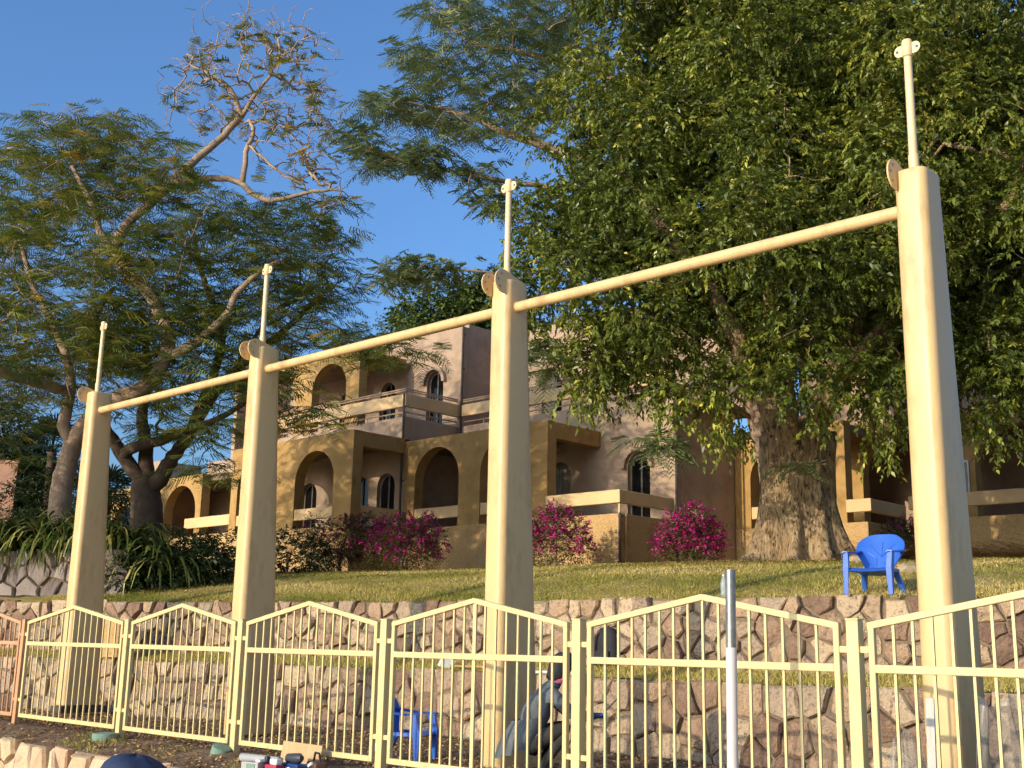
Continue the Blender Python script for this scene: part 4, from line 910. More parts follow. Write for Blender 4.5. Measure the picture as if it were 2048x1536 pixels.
# dark trees and palms at the far left
q = at(5, 1000, 44)
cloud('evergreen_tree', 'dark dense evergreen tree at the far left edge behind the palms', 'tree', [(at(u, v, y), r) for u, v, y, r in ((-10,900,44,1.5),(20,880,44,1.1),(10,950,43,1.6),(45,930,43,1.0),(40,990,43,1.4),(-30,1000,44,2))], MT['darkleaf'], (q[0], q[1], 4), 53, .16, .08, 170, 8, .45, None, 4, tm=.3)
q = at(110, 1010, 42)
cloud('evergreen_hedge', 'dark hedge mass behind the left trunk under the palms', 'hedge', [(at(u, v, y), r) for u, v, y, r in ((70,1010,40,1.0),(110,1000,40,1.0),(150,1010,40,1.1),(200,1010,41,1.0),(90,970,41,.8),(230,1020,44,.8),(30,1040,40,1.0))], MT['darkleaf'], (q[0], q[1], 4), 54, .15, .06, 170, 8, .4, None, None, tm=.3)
def fan_palm(u, v, y, h, nl, R_, label, seed):
    g = random.Random(seed); c = P(u, v, y); base = np.array([c[0], c[1], c[2] - h]); root = empty('fan_palm', base, 0, label, 'palm', 'fan palms behind the left trunk')
    b = MB(); b.tube([(0, 0, 0), (.05, .02, h * .5), (0, 0, h)], [.2, .16, .15], 10); b.build('trunk', MT['barkdark'], root, smooth=True)
    V = []; Q = []; tn = []
    for i in range(nl):
        az = g.uniform(0, 6.28); el = g.uniform(-.7, 1.3); d = Vector((math.cos(az) * math.cos(el), math.sin(az) * math.cos(el), math.sin(el)))
        st = Vector((0, 0, h)); en = st + d * R_ * g.uniform(.45, .6); sd = d.cross(Vector((0, 0, 1))).normalized(); up = sd.cross(d); tv = g.uniform(.1, .6)
        def quad(a, c_, e, f): 
            n = len(V); V.extend([a, c_, e, f]); Q.append((n, n+1, n+2, n+3)); tn.append(min(1, max(0, tv + g.uniform(-.1, .1))))
        quad(st - sd * .015, st + sd * .015, en + sd * .015, en - sd * .015)
        for k in range(17):
            a = (k - 8) / 8 * 1.75; dd = (d * math.cos(a) + sd * math.sin(a) + up * g.uniform(-.08, .12)).normalized(); ln = R_ * (.55 - .1 * abs(k - 8) / 8) * g.uniform(.85, 1.1)
            md = en + dd * ln * .55; tp = en + dd * ln + Vector((0, 0, -.22 * ln)); pw = dd.cross(up).normalized() * .03
            quad(en, md + pw, tp, md - pw)
    mesh_np('fronds', np.array([tuple(p) for p in V]), np.array(Q), MT['darkleaf'], root, np.array(tn))
fan_palm(104, 905, 40, 4.2, 46, 1.5, 'dark fan palm with spiky fronds left of the leaning trunk', 3)
fan_palm(215, 985, 42, 3.0, 40, 1.3, 'lower dark fan palm seen between the farthest post and forked trunk', 4)
# flowering bushes along the building
def bougain(u0, u1, vt, vb, y, label, seed, bmat, share, dens=150):
    g = np.random.default_rng(seed); c = P((u0 + u1) / 2, vb, y); wdt = (u1 - u0) / FPX * y * 1.0; hgt = (vb - vt) / FPX * y
    base = np.array([c[0], c[1], float(lawn_z(c[0], c[1]))]); root = empty('bougainvillea_bush', base, 0, label, 'bush', 'bougainvillea bushes along the building')
    hgt = c[2] + hgt - base[2]
    bl = [((0, 0, hgt * .45), (wdt * .46, wdt * .4, hgt * .46)), ((-wdt * .22, -.1, hgt * .25), (wdt * .3, wdt * .3, hgt * .27)), ((wdt * .22, -.05, hgt * .25), (wdt * .3, wdt * .3, hgt * .27)), ((-wdt * .16, -.1, hgt * .62), (wdt * .26, wdt * .26, hgt * .32)), ((wdt * .18, .0, hgt * .58), (wdt * .28, wdt * .26, hgt * .34)), ((wdt * .05, 0, hgt * .8), (wdt * .2, wdt * .2, hgt * .2))]
    bl = [(tuple(np.array(c_) + g.normal(0, .07, 3) * np.array([wdt, wdt, hgt * .6])), r_) for c_, r_ in bl]
    for _ in range(6):
        a_ = g.uniform(0, 6.283); bl.append(((wdt * .42 * math.cos(a_), wdt * .36 * math.sin(a_), hgt * g.uniform(.35, .98)), (wdt * g.uniform(.06, .13), wdt * .08, hgt * g.uniform(.06, .14))))
    GP = []; GT = []; FPt = []; FT = []; tg = []
    for cc, r in bl:
        r = np.array(r); cc = np.array(cc); k = int(dens * 4.4 * r[0] * r[2]) + 24
        d = ball(g, k); p0 = cc + d * r * g.uniform(.5, 1.05, (k, 1)) ** .5
        GP.append(sprays(p0, d + g.normal(0, .5, (k, 3)) + np.array([0, 0, .3]), 6, .22, .055, .03, .2, g, .2)); GT.append(np.clip(g.normal(.5, .25, k * 6), 0, 1))
        top = (d[:, 2] * r[2] + cc[2] > hgt * .3) & (g.random(k) < share * .8); pf = cc + d[top] * r * g.uniform(.9, 1.14, (int(top.sum()), 1)); kk = len(pf)
        dr = d[top] + g.normal(0, .4, (kk, 3)) + np.array([0, 0, .2])
        FPt.append(sprays(pf, dr, 9, .2, .055, .05, .25, g, .1)); FT.append(np.clip(np.repeat(g.normal(.5, .22, kk), 9) + g.normal(0, .1, kk * 9), 0, 1))
        for _ in range(7): tg.append(base + cc + ball(g, 1)[0] * r * .85)
    V_, Q_ = join(GP); mesh_np('foliage', V_, Q_, MT['bougleaf'], root, np.concatenate(GT))
    V_, Q_ = join(FPt); mesh_np('blossom', V_, Q_, bmat, root, np.concatenate(FT))
    R2 = random.Random(seed); s2 = Skel(); s2.chain([base + np.array([0, 0, -.1]), base + np.array([0, 0, .25])], .06, .04, None, 2, .01, R2); s2.reach(tg, 4, .12, .08, R2); s2.build('stems', MT['barkpale'], root, base, .007)
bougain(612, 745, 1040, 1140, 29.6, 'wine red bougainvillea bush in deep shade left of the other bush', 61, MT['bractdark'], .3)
bougain(742, 878, 1030, 1138, 28.8, 'magenta bougainvillea bush in half shade between second and third posts', 62, MT['bract'], .5)
bougain(1050, 1172, 1014, 1140, 27.0, 'magenta bougainvillea bush right against the third tall post', 63, MT['bract'], .42)
bougain(1318, 1446, 1022, 1133, 27.2, 'bright magenta bougainvillea bush standing alone left of the big trunk', 64, MT['bract'], .8)
bougain(1765, 1850, 1045, 1100, 24.6, 'small mostly green bougainvillea bush behind the upper blue chair', 65, MT['bract'], .12)
# dark shrubs under the poincianas
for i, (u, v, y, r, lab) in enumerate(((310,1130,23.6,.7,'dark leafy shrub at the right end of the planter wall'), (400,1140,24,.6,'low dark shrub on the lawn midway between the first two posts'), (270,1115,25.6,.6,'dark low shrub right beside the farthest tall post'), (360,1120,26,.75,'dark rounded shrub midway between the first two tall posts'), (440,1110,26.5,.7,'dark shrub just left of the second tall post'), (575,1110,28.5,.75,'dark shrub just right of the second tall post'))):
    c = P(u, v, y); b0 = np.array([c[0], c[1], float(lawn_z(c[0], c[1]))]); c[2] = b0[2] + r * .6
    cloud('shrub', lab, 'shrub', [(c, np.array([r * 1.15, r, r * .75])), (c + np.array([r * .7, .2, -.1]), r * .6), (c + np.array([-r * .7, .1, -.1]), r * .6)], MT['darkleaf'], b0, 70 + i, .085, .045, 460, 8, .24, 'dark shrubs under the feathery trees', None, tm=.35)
# strap-leaved plants on the planter
Rr = random.Random(81)
def strap(x, y, z, s, label, n=60):
    root = empty('strap_leaf_plant', (x, y, z), Rr.uniform(0, 6), label, 'plant', 'strap leaved plants on the planter wall')
    V = []; Q = []; tn = []
    for i in range(n):
        a = Rr.uniform(0, 6.283); L_ = s * Rr.uniform(.7, 1.25); e = Rr.uniform(.6, 1.4); w0 = Rr.uniform(.018, .032); tv = Rr.random() ** 1.3; bx_, by_ = Rr.uniform(-.12, .12), Rr.uniform(-.1, .1)
        d = Vector((math.cos(a), math.sin(a), 0)); sd = Vector((-math.sin(a), math.cos(a), 0)); p = Vector((bx_, by_, 0)); ang = e; pr = None
        for k in range(6):
            wd = w0 * (1 - .85 * (k / 5) ** 2) * 1.5; n0 = len(V); V += [p - sd * wd, p + sd * wd]
            if k: Q.append((n0 - 2, n0 - 1, n0 + 1, n0)); tn.append(tv)
            p = p + (d * math.cos(ang) + Vector((0, 0, math.sin(ang)))) * L_ / 5; ang -= Rr.uniform(.35, .62)
    mesh_np('leaves', np.array([tuple(v) for v in V]), np.array(Q), MT['strapleaf'], root, np.array(tn))
for i in range(17):
    x = -11.6 + i * .29 + Rr.uniform(-.12, .12); strap(x, float(itp(PLW, x)) + .12 + Rr.uniform(-.05, .45), 3.5 if x < -7.3 else 3.1, Rr.uniform(1.3, 1.75), 'arching strap leaved plant spilling over the grey planter wall', 70)
# ================================================================ grass, litter
rg = np.random.default_rng(91)
def blades(name, X, Y, Z, h, wd, mat, tint, parent=None):
    k = len(X); a = rg.uniform(0, 6.283, k); h = h * rg.uniform(.5, 1.3, k); b = np.stack([X, Y, Z], 1); sd = np.stack([np.cos(a), np.sin(a), 0 * a], 1) * wd / 2
    tip = b + np.stack([rg.normal(0, .5, k) * h, rg.normal(0, .5, k) * h, h], 1)
    V_ = np.stack([b - sd, b + sd, tip], 1).reshape(-1, 3); o = mesh_np(name, V_, np.arange(len(V_)).reshape(-1, 3), mat, parent, tint); return tag(o, kind='stuff')
k = 90000; X = rg.uniform(-9, 8.5, k); dpt = rg.uniform(0, 1, k) ** 1.6 * 11; Y = itp(UPP, X) + dpt
patch = .5 + .3 * np.sin(X * 1.3 + 1) * np.sin(Y * .9) + .28 * np.sin(X * .7 + Y * 1.6) + .12 * np.sin(X * 3.1 + Y * 2.3)
tag(blades('lawn_grass', X, Y, lawn_z(X, Y) - .005, .055, .012, MT['blade'], np.clip(patch + rg.normal(0, .22, k), 0, 1)), 'short patchy green and straw coloured lawn grass', 'grass')
k = 26000; X = rg.uniform(-10, 6.5, k); t_ = rg.uniform(0, 1, k); Y = itp(LOW, X) * (1 - t_) + itp(UPP, X) * t_
tag(blades('ledge_grass', X, Y, 1.455 + .14 * t_, .06, .012, MT['blade'], np.clip(rg.normal(.62, .25, k), 0, 1)), 'dry grass along the narrow ledge between the two stone walls', 'grass')
k = 6000; X = rg.uniform(-9, 0, k); t_ = rg.uniform(0, 1, k); Y = fence_y(X) - NE / BX[1] * t_
keep = (np.sin(X * 2.3) + np.sin(X * 5.1 + 1) + rg.normal(0, .6, k)) > .5; X, Y, t_ = X[keep], Y[keep], t_[keep]
tag(blades('bed_grass', X, Y, .68 - .07 * t_, .06, .009, MT['blade'], np.clip(rg.normal(.35, .3, len(X)), 0, 1)), 'weedy grass tufts in the bed in front of the fence', 'grass')
def litter(name, X, Y, Z, s, label):
    k = len(X); p = np.stack([X, Y, Z], 1); d = rg.normal(0, 1, (k, 3)) * np.array([1, 1, .25]); v_, q_ = leaf_mesh(p, d, np.array([0, 0, 1.]) + rg.normal(0, .3, (k, 3)), s * rg.uniform(.5, 1.4, k), s * .5, .2)
    tag(mesh_np(name, v_, q_, MT['litter'], None, rg.uniform(0, 1, k) ** .8), label, 'leaf litter', kind='stuff')
k = 26000; X = rg.uniform(-9, 6, k); t_ = rg.uniform(0, 1, k) ** 1.0; yf = fence_y(X); Y = yf + .1 + (itp(LOW, X) - yf) * t_; Z = np.interp(Y - yf, [0, .3, .8, 1.5, 2.2], [.70, .69, .63, .57, .55])
litter('leaf_litter', X, Y, Z + .012, .048, 'fallen brown leaves strewn over the soil behind the fence')
k = 2500; X = rg.uniform(-9, 0, k); t_ = rg.uniform(0, 1, k); Y = fence_y(X) - NE / BX[1] * t_; litter('bed_litter', X, Y, .695 - .07 * t_, .05, 'dry leaf bits over the bed in front of the fence')
k = 5000; X = rg.uniform(-7, 8, k); Y = itp(UPP, X) + rg.uniform(0, 9, k); a_ = rg.uniform(0, 6.283, 4500); r_ = np.abs(rg.normal(0, 1.1, 4500)) + .7; X = np.concatenate([X, 5.4 + r_ * np.cos(a_) * 1.3]); Y = np.concatenate([Y, 21.8 + r_ * np.sin(a_)]); k = len(X); litter('lawn_litter', X, Y, lawn_z(X, Y) + .03, .05, 'pale dry leaves scattered over the lawn')
# ================================================================ blue plastic armchairs
def armchair(loc, rz, label):
    root = empty('plastic_armchair', loc, rz, label, 'chair', 'blue moulded plastic armchairs'); root.scale = (1.0, 1.0, 1.0)
    m_ = MT['blue']
    def sheet(fn, nu, nv, th, name, par=root):
        V = []; F = []
        for i in range(nu + 1):
            for j in range(nv + 1): V.append(Vector(fn(i / nu, j / nv)))
        N = []
        for i in range(nu + 1):
            for j in range(nv + 1):
                a = V[min(i+1, nu)*(nv+1)+j] - V[max(i-1, 0)*(nv+1)+j]; b = V[i*(nv+1)+min(j+1, nv)] - V[i*(nv+1)+max(j-1, 0)]
                n = a.cross(b); N.append(n.normalized() if n.length > 1e-9 else Vector((0, 0, 1)))
        n0 = len(V); V2 = V + [v - n * th for v, n in zip(V, N)]
        for i in range(nu):
            for j in range(nv):
                a, b, c, d = i*(nv+1)+j, (i+1)*(nv+1)+j, (i+1)*(nv+1)+j+1, i*(nv+1)+j+1; F += [(a, b, c, d), (n0+d, n0+c, n0+b, n0+a)]
        edge = [(i*(nv+1), (i+1)*(nv+1)) for i in range(nu)] + [((i+1)*(nv+1)+nv, i*(nv+1)+nv) for i in range(nu)] + [(j+1, j) for j in range(nv)] + [(nu*(nv+1)+j, nu*(nv+1)+j+1) for j in range(nv)]
        for a, b in edge: F.append((a, b, n0+b, n0+a))
        b = MB(); b.add(V2, F); return b.build(name, m_, par, smooth=True)
    # seat: dished, front lip rolled down
    def seat(u, v):
        x = (u - .5) * (.50 - .06 * v); y = -.26 + .46 * v; z = .345 - .07 * v - .012 * math.cos((u - .5) * math.pi) + (-.045 * max(0, .12 - v) / .12)
        return (x, y, z)
    sheet(seat, 12, 10, .012, 'seat')
    # fan shaped back: narrow at the seat, widening to rounded shoulders
    def back(u, v):
        w_ = .15 + .15 * min(1, v / .55) ** 1.3; w_ *= 1 if v < .72 else (1 - .42 * ((v - .72) / .28) ** 2.2)
        x = (u - .5) * 2 * w_; y = .19 + .20 * v - .09 * (abs(u - .5) * 2) ** 2 * (w_ / .3); z = .28 + .50 * v - .02 * (abs(u - .5) * 2) ** 3 * v
        return (x, y, z)
    bk = sheet(back, 14, 14, .012, 'backrest')
    rb = MB()
    for pts in (((.0, .42), (-.10, .62), (-.16, .74)), ((.0, .42), (.10, .62), (.16, .74)), ((.0, .45), (0, .6), (0, .8)), ((-.05, .2), (-.07, .4), (-.17, .55)), ((.05, .2), (.07, .4), (.17, .55))):
        P3 = []
        for x, v in pts:
            w_ = .15 + .15 * min(1, v / .55) ** 1.3; u = x / (2 * w_) + .5; q_ = Vector(back(u, v)); P3.append((q_.x, q_.y - .004, q_.z))
        rb.tube(P3, .006, 5)
    rb.build('ribs', m_, bk)['kind'] = 'stuff'
    for s in (-1, 1):
        # front leg rises into the arm
        b = MB(); b.add([(s*.245, -.27, 0), (s*.30, -.27, 0), (s*.30, -.225, 0), (s*.262, -.225, 0), (s*.225, -.285, .33), (s*.30, -.285, .33), (s*.305, -.20, .33), (s*.25, -.20, .33), (s*.24, -.24, .525), (s*.305, -.24, .525), (s*.305, -.15, .525), (s*.25, -.15, .525)],
              [(0,1,5,4),(1,2,6,5),(2,3,7,6),(3,0,4,7),(4,5,9,8),(5,6,10,9),(6,7,11,10),(7,4,8,11),(0,3,2,1),(8,9,10,11)])
        b.build('front_leg', m_, root, bevel=.006)
        b = MB(); b.add([(s*.235, .33, 0), (s*.28, .33, 0), (s*.28, .375, 0), (s*.24, .375, 0), (s*.15, .15, .30), (s*.23, .15, .30), (s*.23, .23, .30), (s*.16, .23, .30)], [(0,1,5,4),(1,2,6,5),(2,3,7,6),(3,0,4,7),(0,3,2,1),(4,5,6,7)])
        b.build('rear_leg', m_, root, bevel=.006)
        def arm(u, v): return (s * (.235 + .075 * v - .01 * math.sin(math.pi * u)), -.27 + .56 * u, .53 + .055 * u * u - .012 * (2 * v - 1) ** 2)
        sheet(arm, 10, 4, .014 * s * -1, 'armrest')
        b = MB(); b.box(*sorted((s*.15, s*.25)), .13, .16, .262, .285); b.box(*sorted((s*.225, s*.252)), -.25, .16, .285, .325); b.build('seat_rail', m_, root)
    return root
q = P(1752, 1192, 14.55)
armchair((q[0], q[1], float(lawn_z(q[0], q[1])) + .005), math.radians(-36), 'blue plastic armchair standing upright on the lawn edge by the big trunk')
q = P(812, 1480, 14.0)
armchair((q[0], q[1], .54), math.radians(72), 'blue plastic armchair on the soil behind the fence, seen through the bars')
# ================================================================ crouching worker
wq = P(1052, 1500, 12.6); wk = empty('person', (wq[0], wq[1], .55), math.radians(4), 'person in slate shirt and dark trousers crouching behind the fence with a tool', 'person')
J = {'pelvis': (-.09, 0, .27, .185, 't'), 'waist': (-.01, 0, .48, .19, 's'), 'chest': (.18, 0, .72, .195, 's'), 'neckb': (.265, 0, .88, .12, 's'), 'neck': (.31, 0, .95, .058, 'k'), 'head1': (.345, 0, 1.03, .088, 'k'), 'head2': (.365, 0, 1.12, .098, 'k'), 'head3': (.37, 0, 1.19, .07, 'k')}
E_ = [('pelvis', 'waist'), ('waist', 'chest'), ('chest', 'neckb'), ('neckb', 'neck'), ('neck', 'head1'), ('head1', 'head2'), ('head2', 'head3')]
for s, n in ((-1, 'r'), (1, 'l')):
    J.update({n+'sh': (.235, s*.185, .84, .085, 's'), n+'ua': (.33, s*.235, .73, .072, 's'), n+'el': (.45, s*.22, .62, .062, 's'), n+'fa': (.6, s*.15, .60, .05, 's'), n+'wr': (.70, s*.09, .60, .032, 'g'), n+'pa': (.755, s*.075, .605, .036, 'g'),
              n+'hip': (.0, s*.11, .28, .12, 't'), n+'th': (.25, s*.145, .43, .092, 't'), n+'kn': (.42, s*.16, .50, .068, 't'), n+'ca': (.29, s*.15, .30, .062, 't'), n+'an': (.16, s*.14, .10, .045, 't'), n+'he': (.20, s*.14, .05, .045, 'b'), n+'to': (.36, s*.155, .035, .04, 'b')})
    E_ += [('chest', n+'sh'), (n+'sh', n+'ua'), (n+'ua', n+'el'), (n+'el', n+'fa'), (n+'fa', n+'wr'), (n+'wr', n+'pa'), ('pelvis', n+'hip'), (n+'hip', n+'th'), (n+'th', n+'kn'), (n+'kn', n+'ca'), (n+'ca', n+'an'), (n+'an', n+'he'), (n+'he', n+'to')]
    for k, (dy, ln) in enumerate(((-.03, .06), (-.01, .07), (.012, .066), (.032, .052))):
        J[f'{n}f{k}a'] = (.755 + ln * .55, s*.075 + dy, .622 - .006 * k, .0095, 'g'); J[f'{n}f{k}b'] = (.755 + ln * .85, s*.075 + dy * .8, .598, .0085, 'g'); J[f'{n}f{k}c'] = (.755 + ln * .62, s*.075 + dy * .7, .574, .008, 'g')
        E_ += [(n+'pa', f'{n}f{k}a'), (f'{n}f{k}a', f'{n}f{k}b'), (f'{n}f{k}b', f'{n}f{k}c')]
    J[n+'tha'] = (.74, s*.075 - s*.04, .59, .011, 'g'); J[n+'thb'] = (.775, s*.075 - s*.045, .578, .009, 'g'); E_ += [(n+'wr', n+'tha'), (n+'tha', n+'thb')]
keys = list(J); me = bpy.data.meshes.new('tmp'); me.from_pydata([J[k][:3] for k in keys], [(keys.index(a), keys.index(b)) for a, b in E_], [])
tmp = link('tmp', me); md = tmp.modifiers.new('s', 'SKIN'); sv = me.skin_vertices[0].data
for k, v in zip(keys, sv): v.radius = (J[k][3], J[k][3] * (1.12 if k in ('chest', 'waist', 'pelvis') else 1)); v.use_root = (k == 'pelvis')
md.use_smooth_shade = True; md.branch_smoothing = .6; sb = tmp.modifiers.new('u', 'SUBSURF'); sb.levels = 2; sb.render_levels = 2
dg = bpy.context.evaluated_depsgraph_get(); bm_ = bpy.data.meshes.new_from_object(tmp.evaluated_get(dg)); bpy.data.objects.remove(tmp)
bm_.materials.clear()
for k in ('shirt', 'trouser', 'skin', 'glove', 'darkplastic'): bm_.materials.append(MT[k])
cls = {'s': 0, 't': 1, 'k': 2, 'g': 3, 'b': 4}; JP = np.array([J[k][:3] for k in keys]); JC = [cls[J[k][4]] for k in keys]; JR = np.array([J[k][3] for k in keys])
for p in bm_.polygons:
    c = np.array(p.center); p.material_index = JC[int((np.linalg.norm(JP - c, axis=1) - JR * .8).argmin())]; p.use_smooth = True
bm_.name = 'body'; link('body', bm_, None, wk)
# loose shirt tail, black hood and cap, pink scarf
b = MB(); V = []; F = []; n = 20
for i, (cx, cz, rx, ry) in enumerate(((.06, .58, .205, .215), (-.01, .46, .225, .23), (-.06, .35, .232, .24), (-.10, .25, .225, .245))):
    for j in range(n):
        a = 2 * math.pi * j / n; V.append((cx + rx * math.cos(a) * (1 + .04 * math.sin(5 * a)) , ry * math.sin(a) * (1 + .05 * math.sin(7 * a)), cz + (.2 + .06 * i) * rx * math.cos(a) + .012 * math.sin(9 * a + i) * (i > 1)))
for i in range(3):
    for j in range(n): F.append((i*n+j, i*n+(j+1) % n, (i+1)*n+(j+1) % n, (i+1)*n+j))
obj('shirt_tail', V, F, MT['shirt'], wk, True)
b = MB(); prof = [(.06, -.17), (.11, -.12), (.118, -.03), (.118, .05), (.10, .10), (.06, .135), (.01, .145)]
V = []; F = []; n = 18
for i, (r, z) in enumerate(prof):
    for j in range(n): a = 2 * math.pi * j / n; V.append((.35 + z * .28 + r * math.cos(a) * 1.08, r * math.sin(a) * .93, 1.10 + z))
for i in range(len(prof) - 1):
    for j in range(n): F.append((i*n+j, i*n+(j+1) % n, (i+1)*n+(j+1) % n, (i+1)*n+j))
F = [f for f in F if not (max(V[k][2] for k in f) < 1.14 and min(V[k][0] for k in f) > .42 and abs(sum(V[k][1] for k in f) / 4) < .075)]
hd = obj('hood', V, F, MT['black'], wk, True)
b = MB(); b.prism([(-.08, 0), (-.07, .07), (-.03, .11), (.03, .11), (.07, .07), (.08, 0)], 'z', 0, .012)
br = b.build('cap_brim', MT['black'], hd); br.rotation_euler = (0, .35, -math.pi / 2); br.location = (.44, 0, 1.17)
V = []; F = []; n = 16
for i, (r, z) in enumerate(((.085, .0), (.092, .03), (.085, .06), (.07, .075))):
    for j in range(n): a = 2 * math.pi * j / n; V.append((.335 + z * .3 + r * math.cos(a), r * math.sin(a), .925 + z))
for i in range(3):
    for j in range(n): F.append((i*n+j, i*n+(j+1) % n, (i+1)*n+(j+1) % n, (i+1)*n+j))
obj('scarf', V, F, MT['pink'], wk, True)
tl = P(1222, 1425, 12.55)
b = MB(); b.tube([(-.10, 0, -.10), (.02, 0, .02)], .012, 8); b.box(.0, .20, -.018, .018, .0, .012)
o = b.build('scraper', MT['darkplastic'], None, bevel=.002, loc=(wq[0] + .80, wq[1] - .02, 1.18)); o.rotation_euler = (0, -.8, 0); tag(o, 'thin dark scraper tool held in the blue glove', 'tool')

# ================================================================ smaller things lying about
def thing(b, name, mat, loc, label, cat, rz=0, smooth=False, bevel=0, rot=None, group=None):
    o = b.build(name, mat, None, smooth=smooth, bevel=bevel, loc=tuple(map(float, loc))); o.rotation_euler = rot or (0, 0, rz); return tag(o, label, cat, group)
# black backpack against the upper wall
q = P(1222, 1322, 15.9); q = np.array([q[0], float(itp(UPP, q[0])) - .16, 1.58]); root = empty('backpack', q, math.radians(-42), 'black backpack leaning against the upper stone wall', 'backpack')
b = MB(); V = []; F = []; n = 20
for z, rx, ry in ((0, .17, .09), (.03, .20, .12), (.15, .205, .13), (.32, .20, .12), (.44, .17, .10), (.52, .10, .06), (.545, .02, .02)):
    for j in range(n):
        a = 2 * math.pi * j / n; c_, s_ = math.cos(a), math.sin(a); V.append((rx * abs(c_) ** .7 * math.copysign(1, c_), ry * abs(s_) ** .7 * math.copysign(1, s_), z))
for i in range(6):
    for j in range(n): F.append((i*n+j, i*n+(j+1) % n, (i+1)*n+(j+1) % n, (i+1)*n+j))
obj('bag', V, F, MT['black'], root, True)
b = MB(); b.tube([(-.07, -.08, .47), (-.10, -.15, .40), (-.11, -.155, .2), (-.12, -.12, .04)], .016, 6); b.build('strap', MT['brownleather'], root, smooth=True)
b = MB(); b.box(-.13, .13, -.155, -.115, .04, .22); b.build('pocket', MT['black'], root, bevel=.02)
# water bottle on the lawn edge
q = P(1437, 1203, 16.0); b = MB(); b.lathe([(.038, 0), (.044, .01), (.044, .07), (.041, .085), (.044, .10), (.044, .19), (.036, .235), (.016, .275), (.0145, .29)], 16)
root = empty('water_bottle', (q[0], float(itp(UPP, q[0])) + .08, 2.50), 0, 'clear plastic water bottle standing on the lawn edge', 'bottle')
b.build('body', MT['bottle'], root, smooth=True)
b = MB(); b.lathe([(.0165, .288), (.0165, .31), (.012, .312)], 12); b.build('cap', MT['white'], root, smooth=True)
# white bucket and timber on the ledge
q = P(893, 1330, 17.8); q[2] = 1.50; b = MB(); b.add([(-.13,-.06,0),(.06,-.06,0),(.06,.06,0),(-.13,.06,0),(-.10,-.05,.17),(.10,-.05,.14),(.10,.05,.14),(-.10,.05,.17)], [(0,3,2,1),(4,5,6,7),(0,1,5,4),(1,2,6,5),(2,3,7,6),(3,0,4,7)])
thing(b, 'foam_block', MT['white'], q, 'white tilted block lying on the ledge above the lower wall', 'block', .3, bevel=.008, rot=(.1, .25, .3))
q = P(935, 1332, 17.4); b = MB(); b.bar((-.3, 0, 0), (.3, .0, .0), .05, .03); thing(b, 'timber_stick', MT['wood'], (q[0], q[1], 1.54), 'short timber stick lying on the ledge by the white block', 'stick', -.6)
q = P(1110, 1345, 16.5); b = MB(); b.tube([(-.35, .2, 0), (0, .0, .01), (.35, -.28, 0)], .022, 10); thing(b, 'plastic_pipe', MT['whitepaint'], (q[0], float(itp(LOW, q[0])) + .06, 1.50), 'white plastic pipe lying along the lower wall top', 'pipe', smooth=True)
q = P(275, 1225, 22.0); b = MB(); b.box(-.2, .2, -.15, .15, 0, .62); thing(b, 'concrete_block', MT['basewall'], (q[0] - .1, 21.35, 1.5), 'small concrete block standing against the upper wall left of second post', 'block', -.4, bevel=.01)
# cardboard, roll and tools by the fence
fz = .63
def fp(u, v, z):                          # point on the bed, found from its sight line
    d = P(u, v, 1.) - np.array([0, 0, EYE]); return d * ((z - EYE) / d[2]) + np.array([0, 0, EYE])
q = fp(612, 1545, fz) - BX * .12; root = empty('cardboard_box', q, ROT + .5, 'opened flat brown cardboard box flap propped behind the tools', 'cardboard')
b = MB(); b.add([(-.22,.07,.0),(.20,.04,.0),(.22,.09,.25),(-.20,.12,.28),(-.22,.076,.0),(.20,.046,.0),(.22,.096,.25),(-.20,.126,.28)], [(0,1,2,3),(7,6,5,4),(0,4,5,1),(1,5,6,2),(2,6,7,3),(3,7,4,0)]); b.build('flap', MT['card'], root)
b = MB(); b.add([(-.22,-.10,.0),(.20,-.13,.0),(.20,.04,.006),(-.22,.07,.006),(-.22,-.10,.012),(.20,-.13,.012),(.20,.04,.018),(-.22,.07,.018)], [(3,2,1,0),(4,5,6,7),(0,1,5,4),(1,2,6,5),(2,3,7,6),(3,0,4,7)]); b.build('base', MT['card'], root)
q = fp(520, 1527, .685); b = MB(); b.tube([(-.27, 0, .04), (-.26, 0, .04), (.0, .005, .04), (.27, .0, .038)], [.036, .04, .04, .04], 16); thing(b, 'grey_roll', MT['grey'], q, 'grey rolled tube lying on the bed beside the chipped footing', 'tube', ROT + .12, True)
def tool(u, v, label, mats, dims, name, rz):
    q = fp(u, v, fz); q = q - BX * .16; root = empty(name, q, ROT + rz, label, 'tool'); root.scale = (1.2, 1.2, 1.35) 
    for nm, mt, bx_ in zip(('body', 'grip', 'tip'), mats, dims):
        b = MB(); b.box(*bx_); b.build(nm, MT[mt], root, bevel=.012)
tool(535, 1545, 'pale tool case with green label at the left of the tools', ('grey', 'green', 'white'), ((-.09,.09,-.05,.06,0,.08),(-.03,.06,-.055,-.048,.02,.07),(.05,.1,-.04,.03,.08,.1)), 'tool_case', .2)
tool(575, 1548, 'red and white hand tool lying among the tools', ('red', 'white', 'darkplastic'), ((-.07,.08,-.04,.04,0,.07),(-.02,.07,-.03,.03,.07,.11),(-.11,-.07,-.02,.02,.02,.12)), 'hand_tool', .0)
q = fp(622, 1548, fz) - BX * .2; root = empty('power_drill', q, ROT - .1, 'dark grey power drill resting on a blue case before the cardboard', 'tool'); root.scale = (1.1, 1.1, 1.2)
b = MB(); b.box(-.14, .13, -.05, .06, 0, .09); b.build('case', MT['bluetool'], root, bevel=.014)
b = MB(); b.tube([(-.10, 0, .12), (.06, .01, .13), (.10, .012, .132)], [.036, .04, .022], 14); b.build('motor_body', MT['darkplastic'], root, smooth=True)
b = MB(); b.box(-.09, -.04, -.02, .02, .05, .115); b.build('handle', MT['darkplastic'], root, bevel=.008)
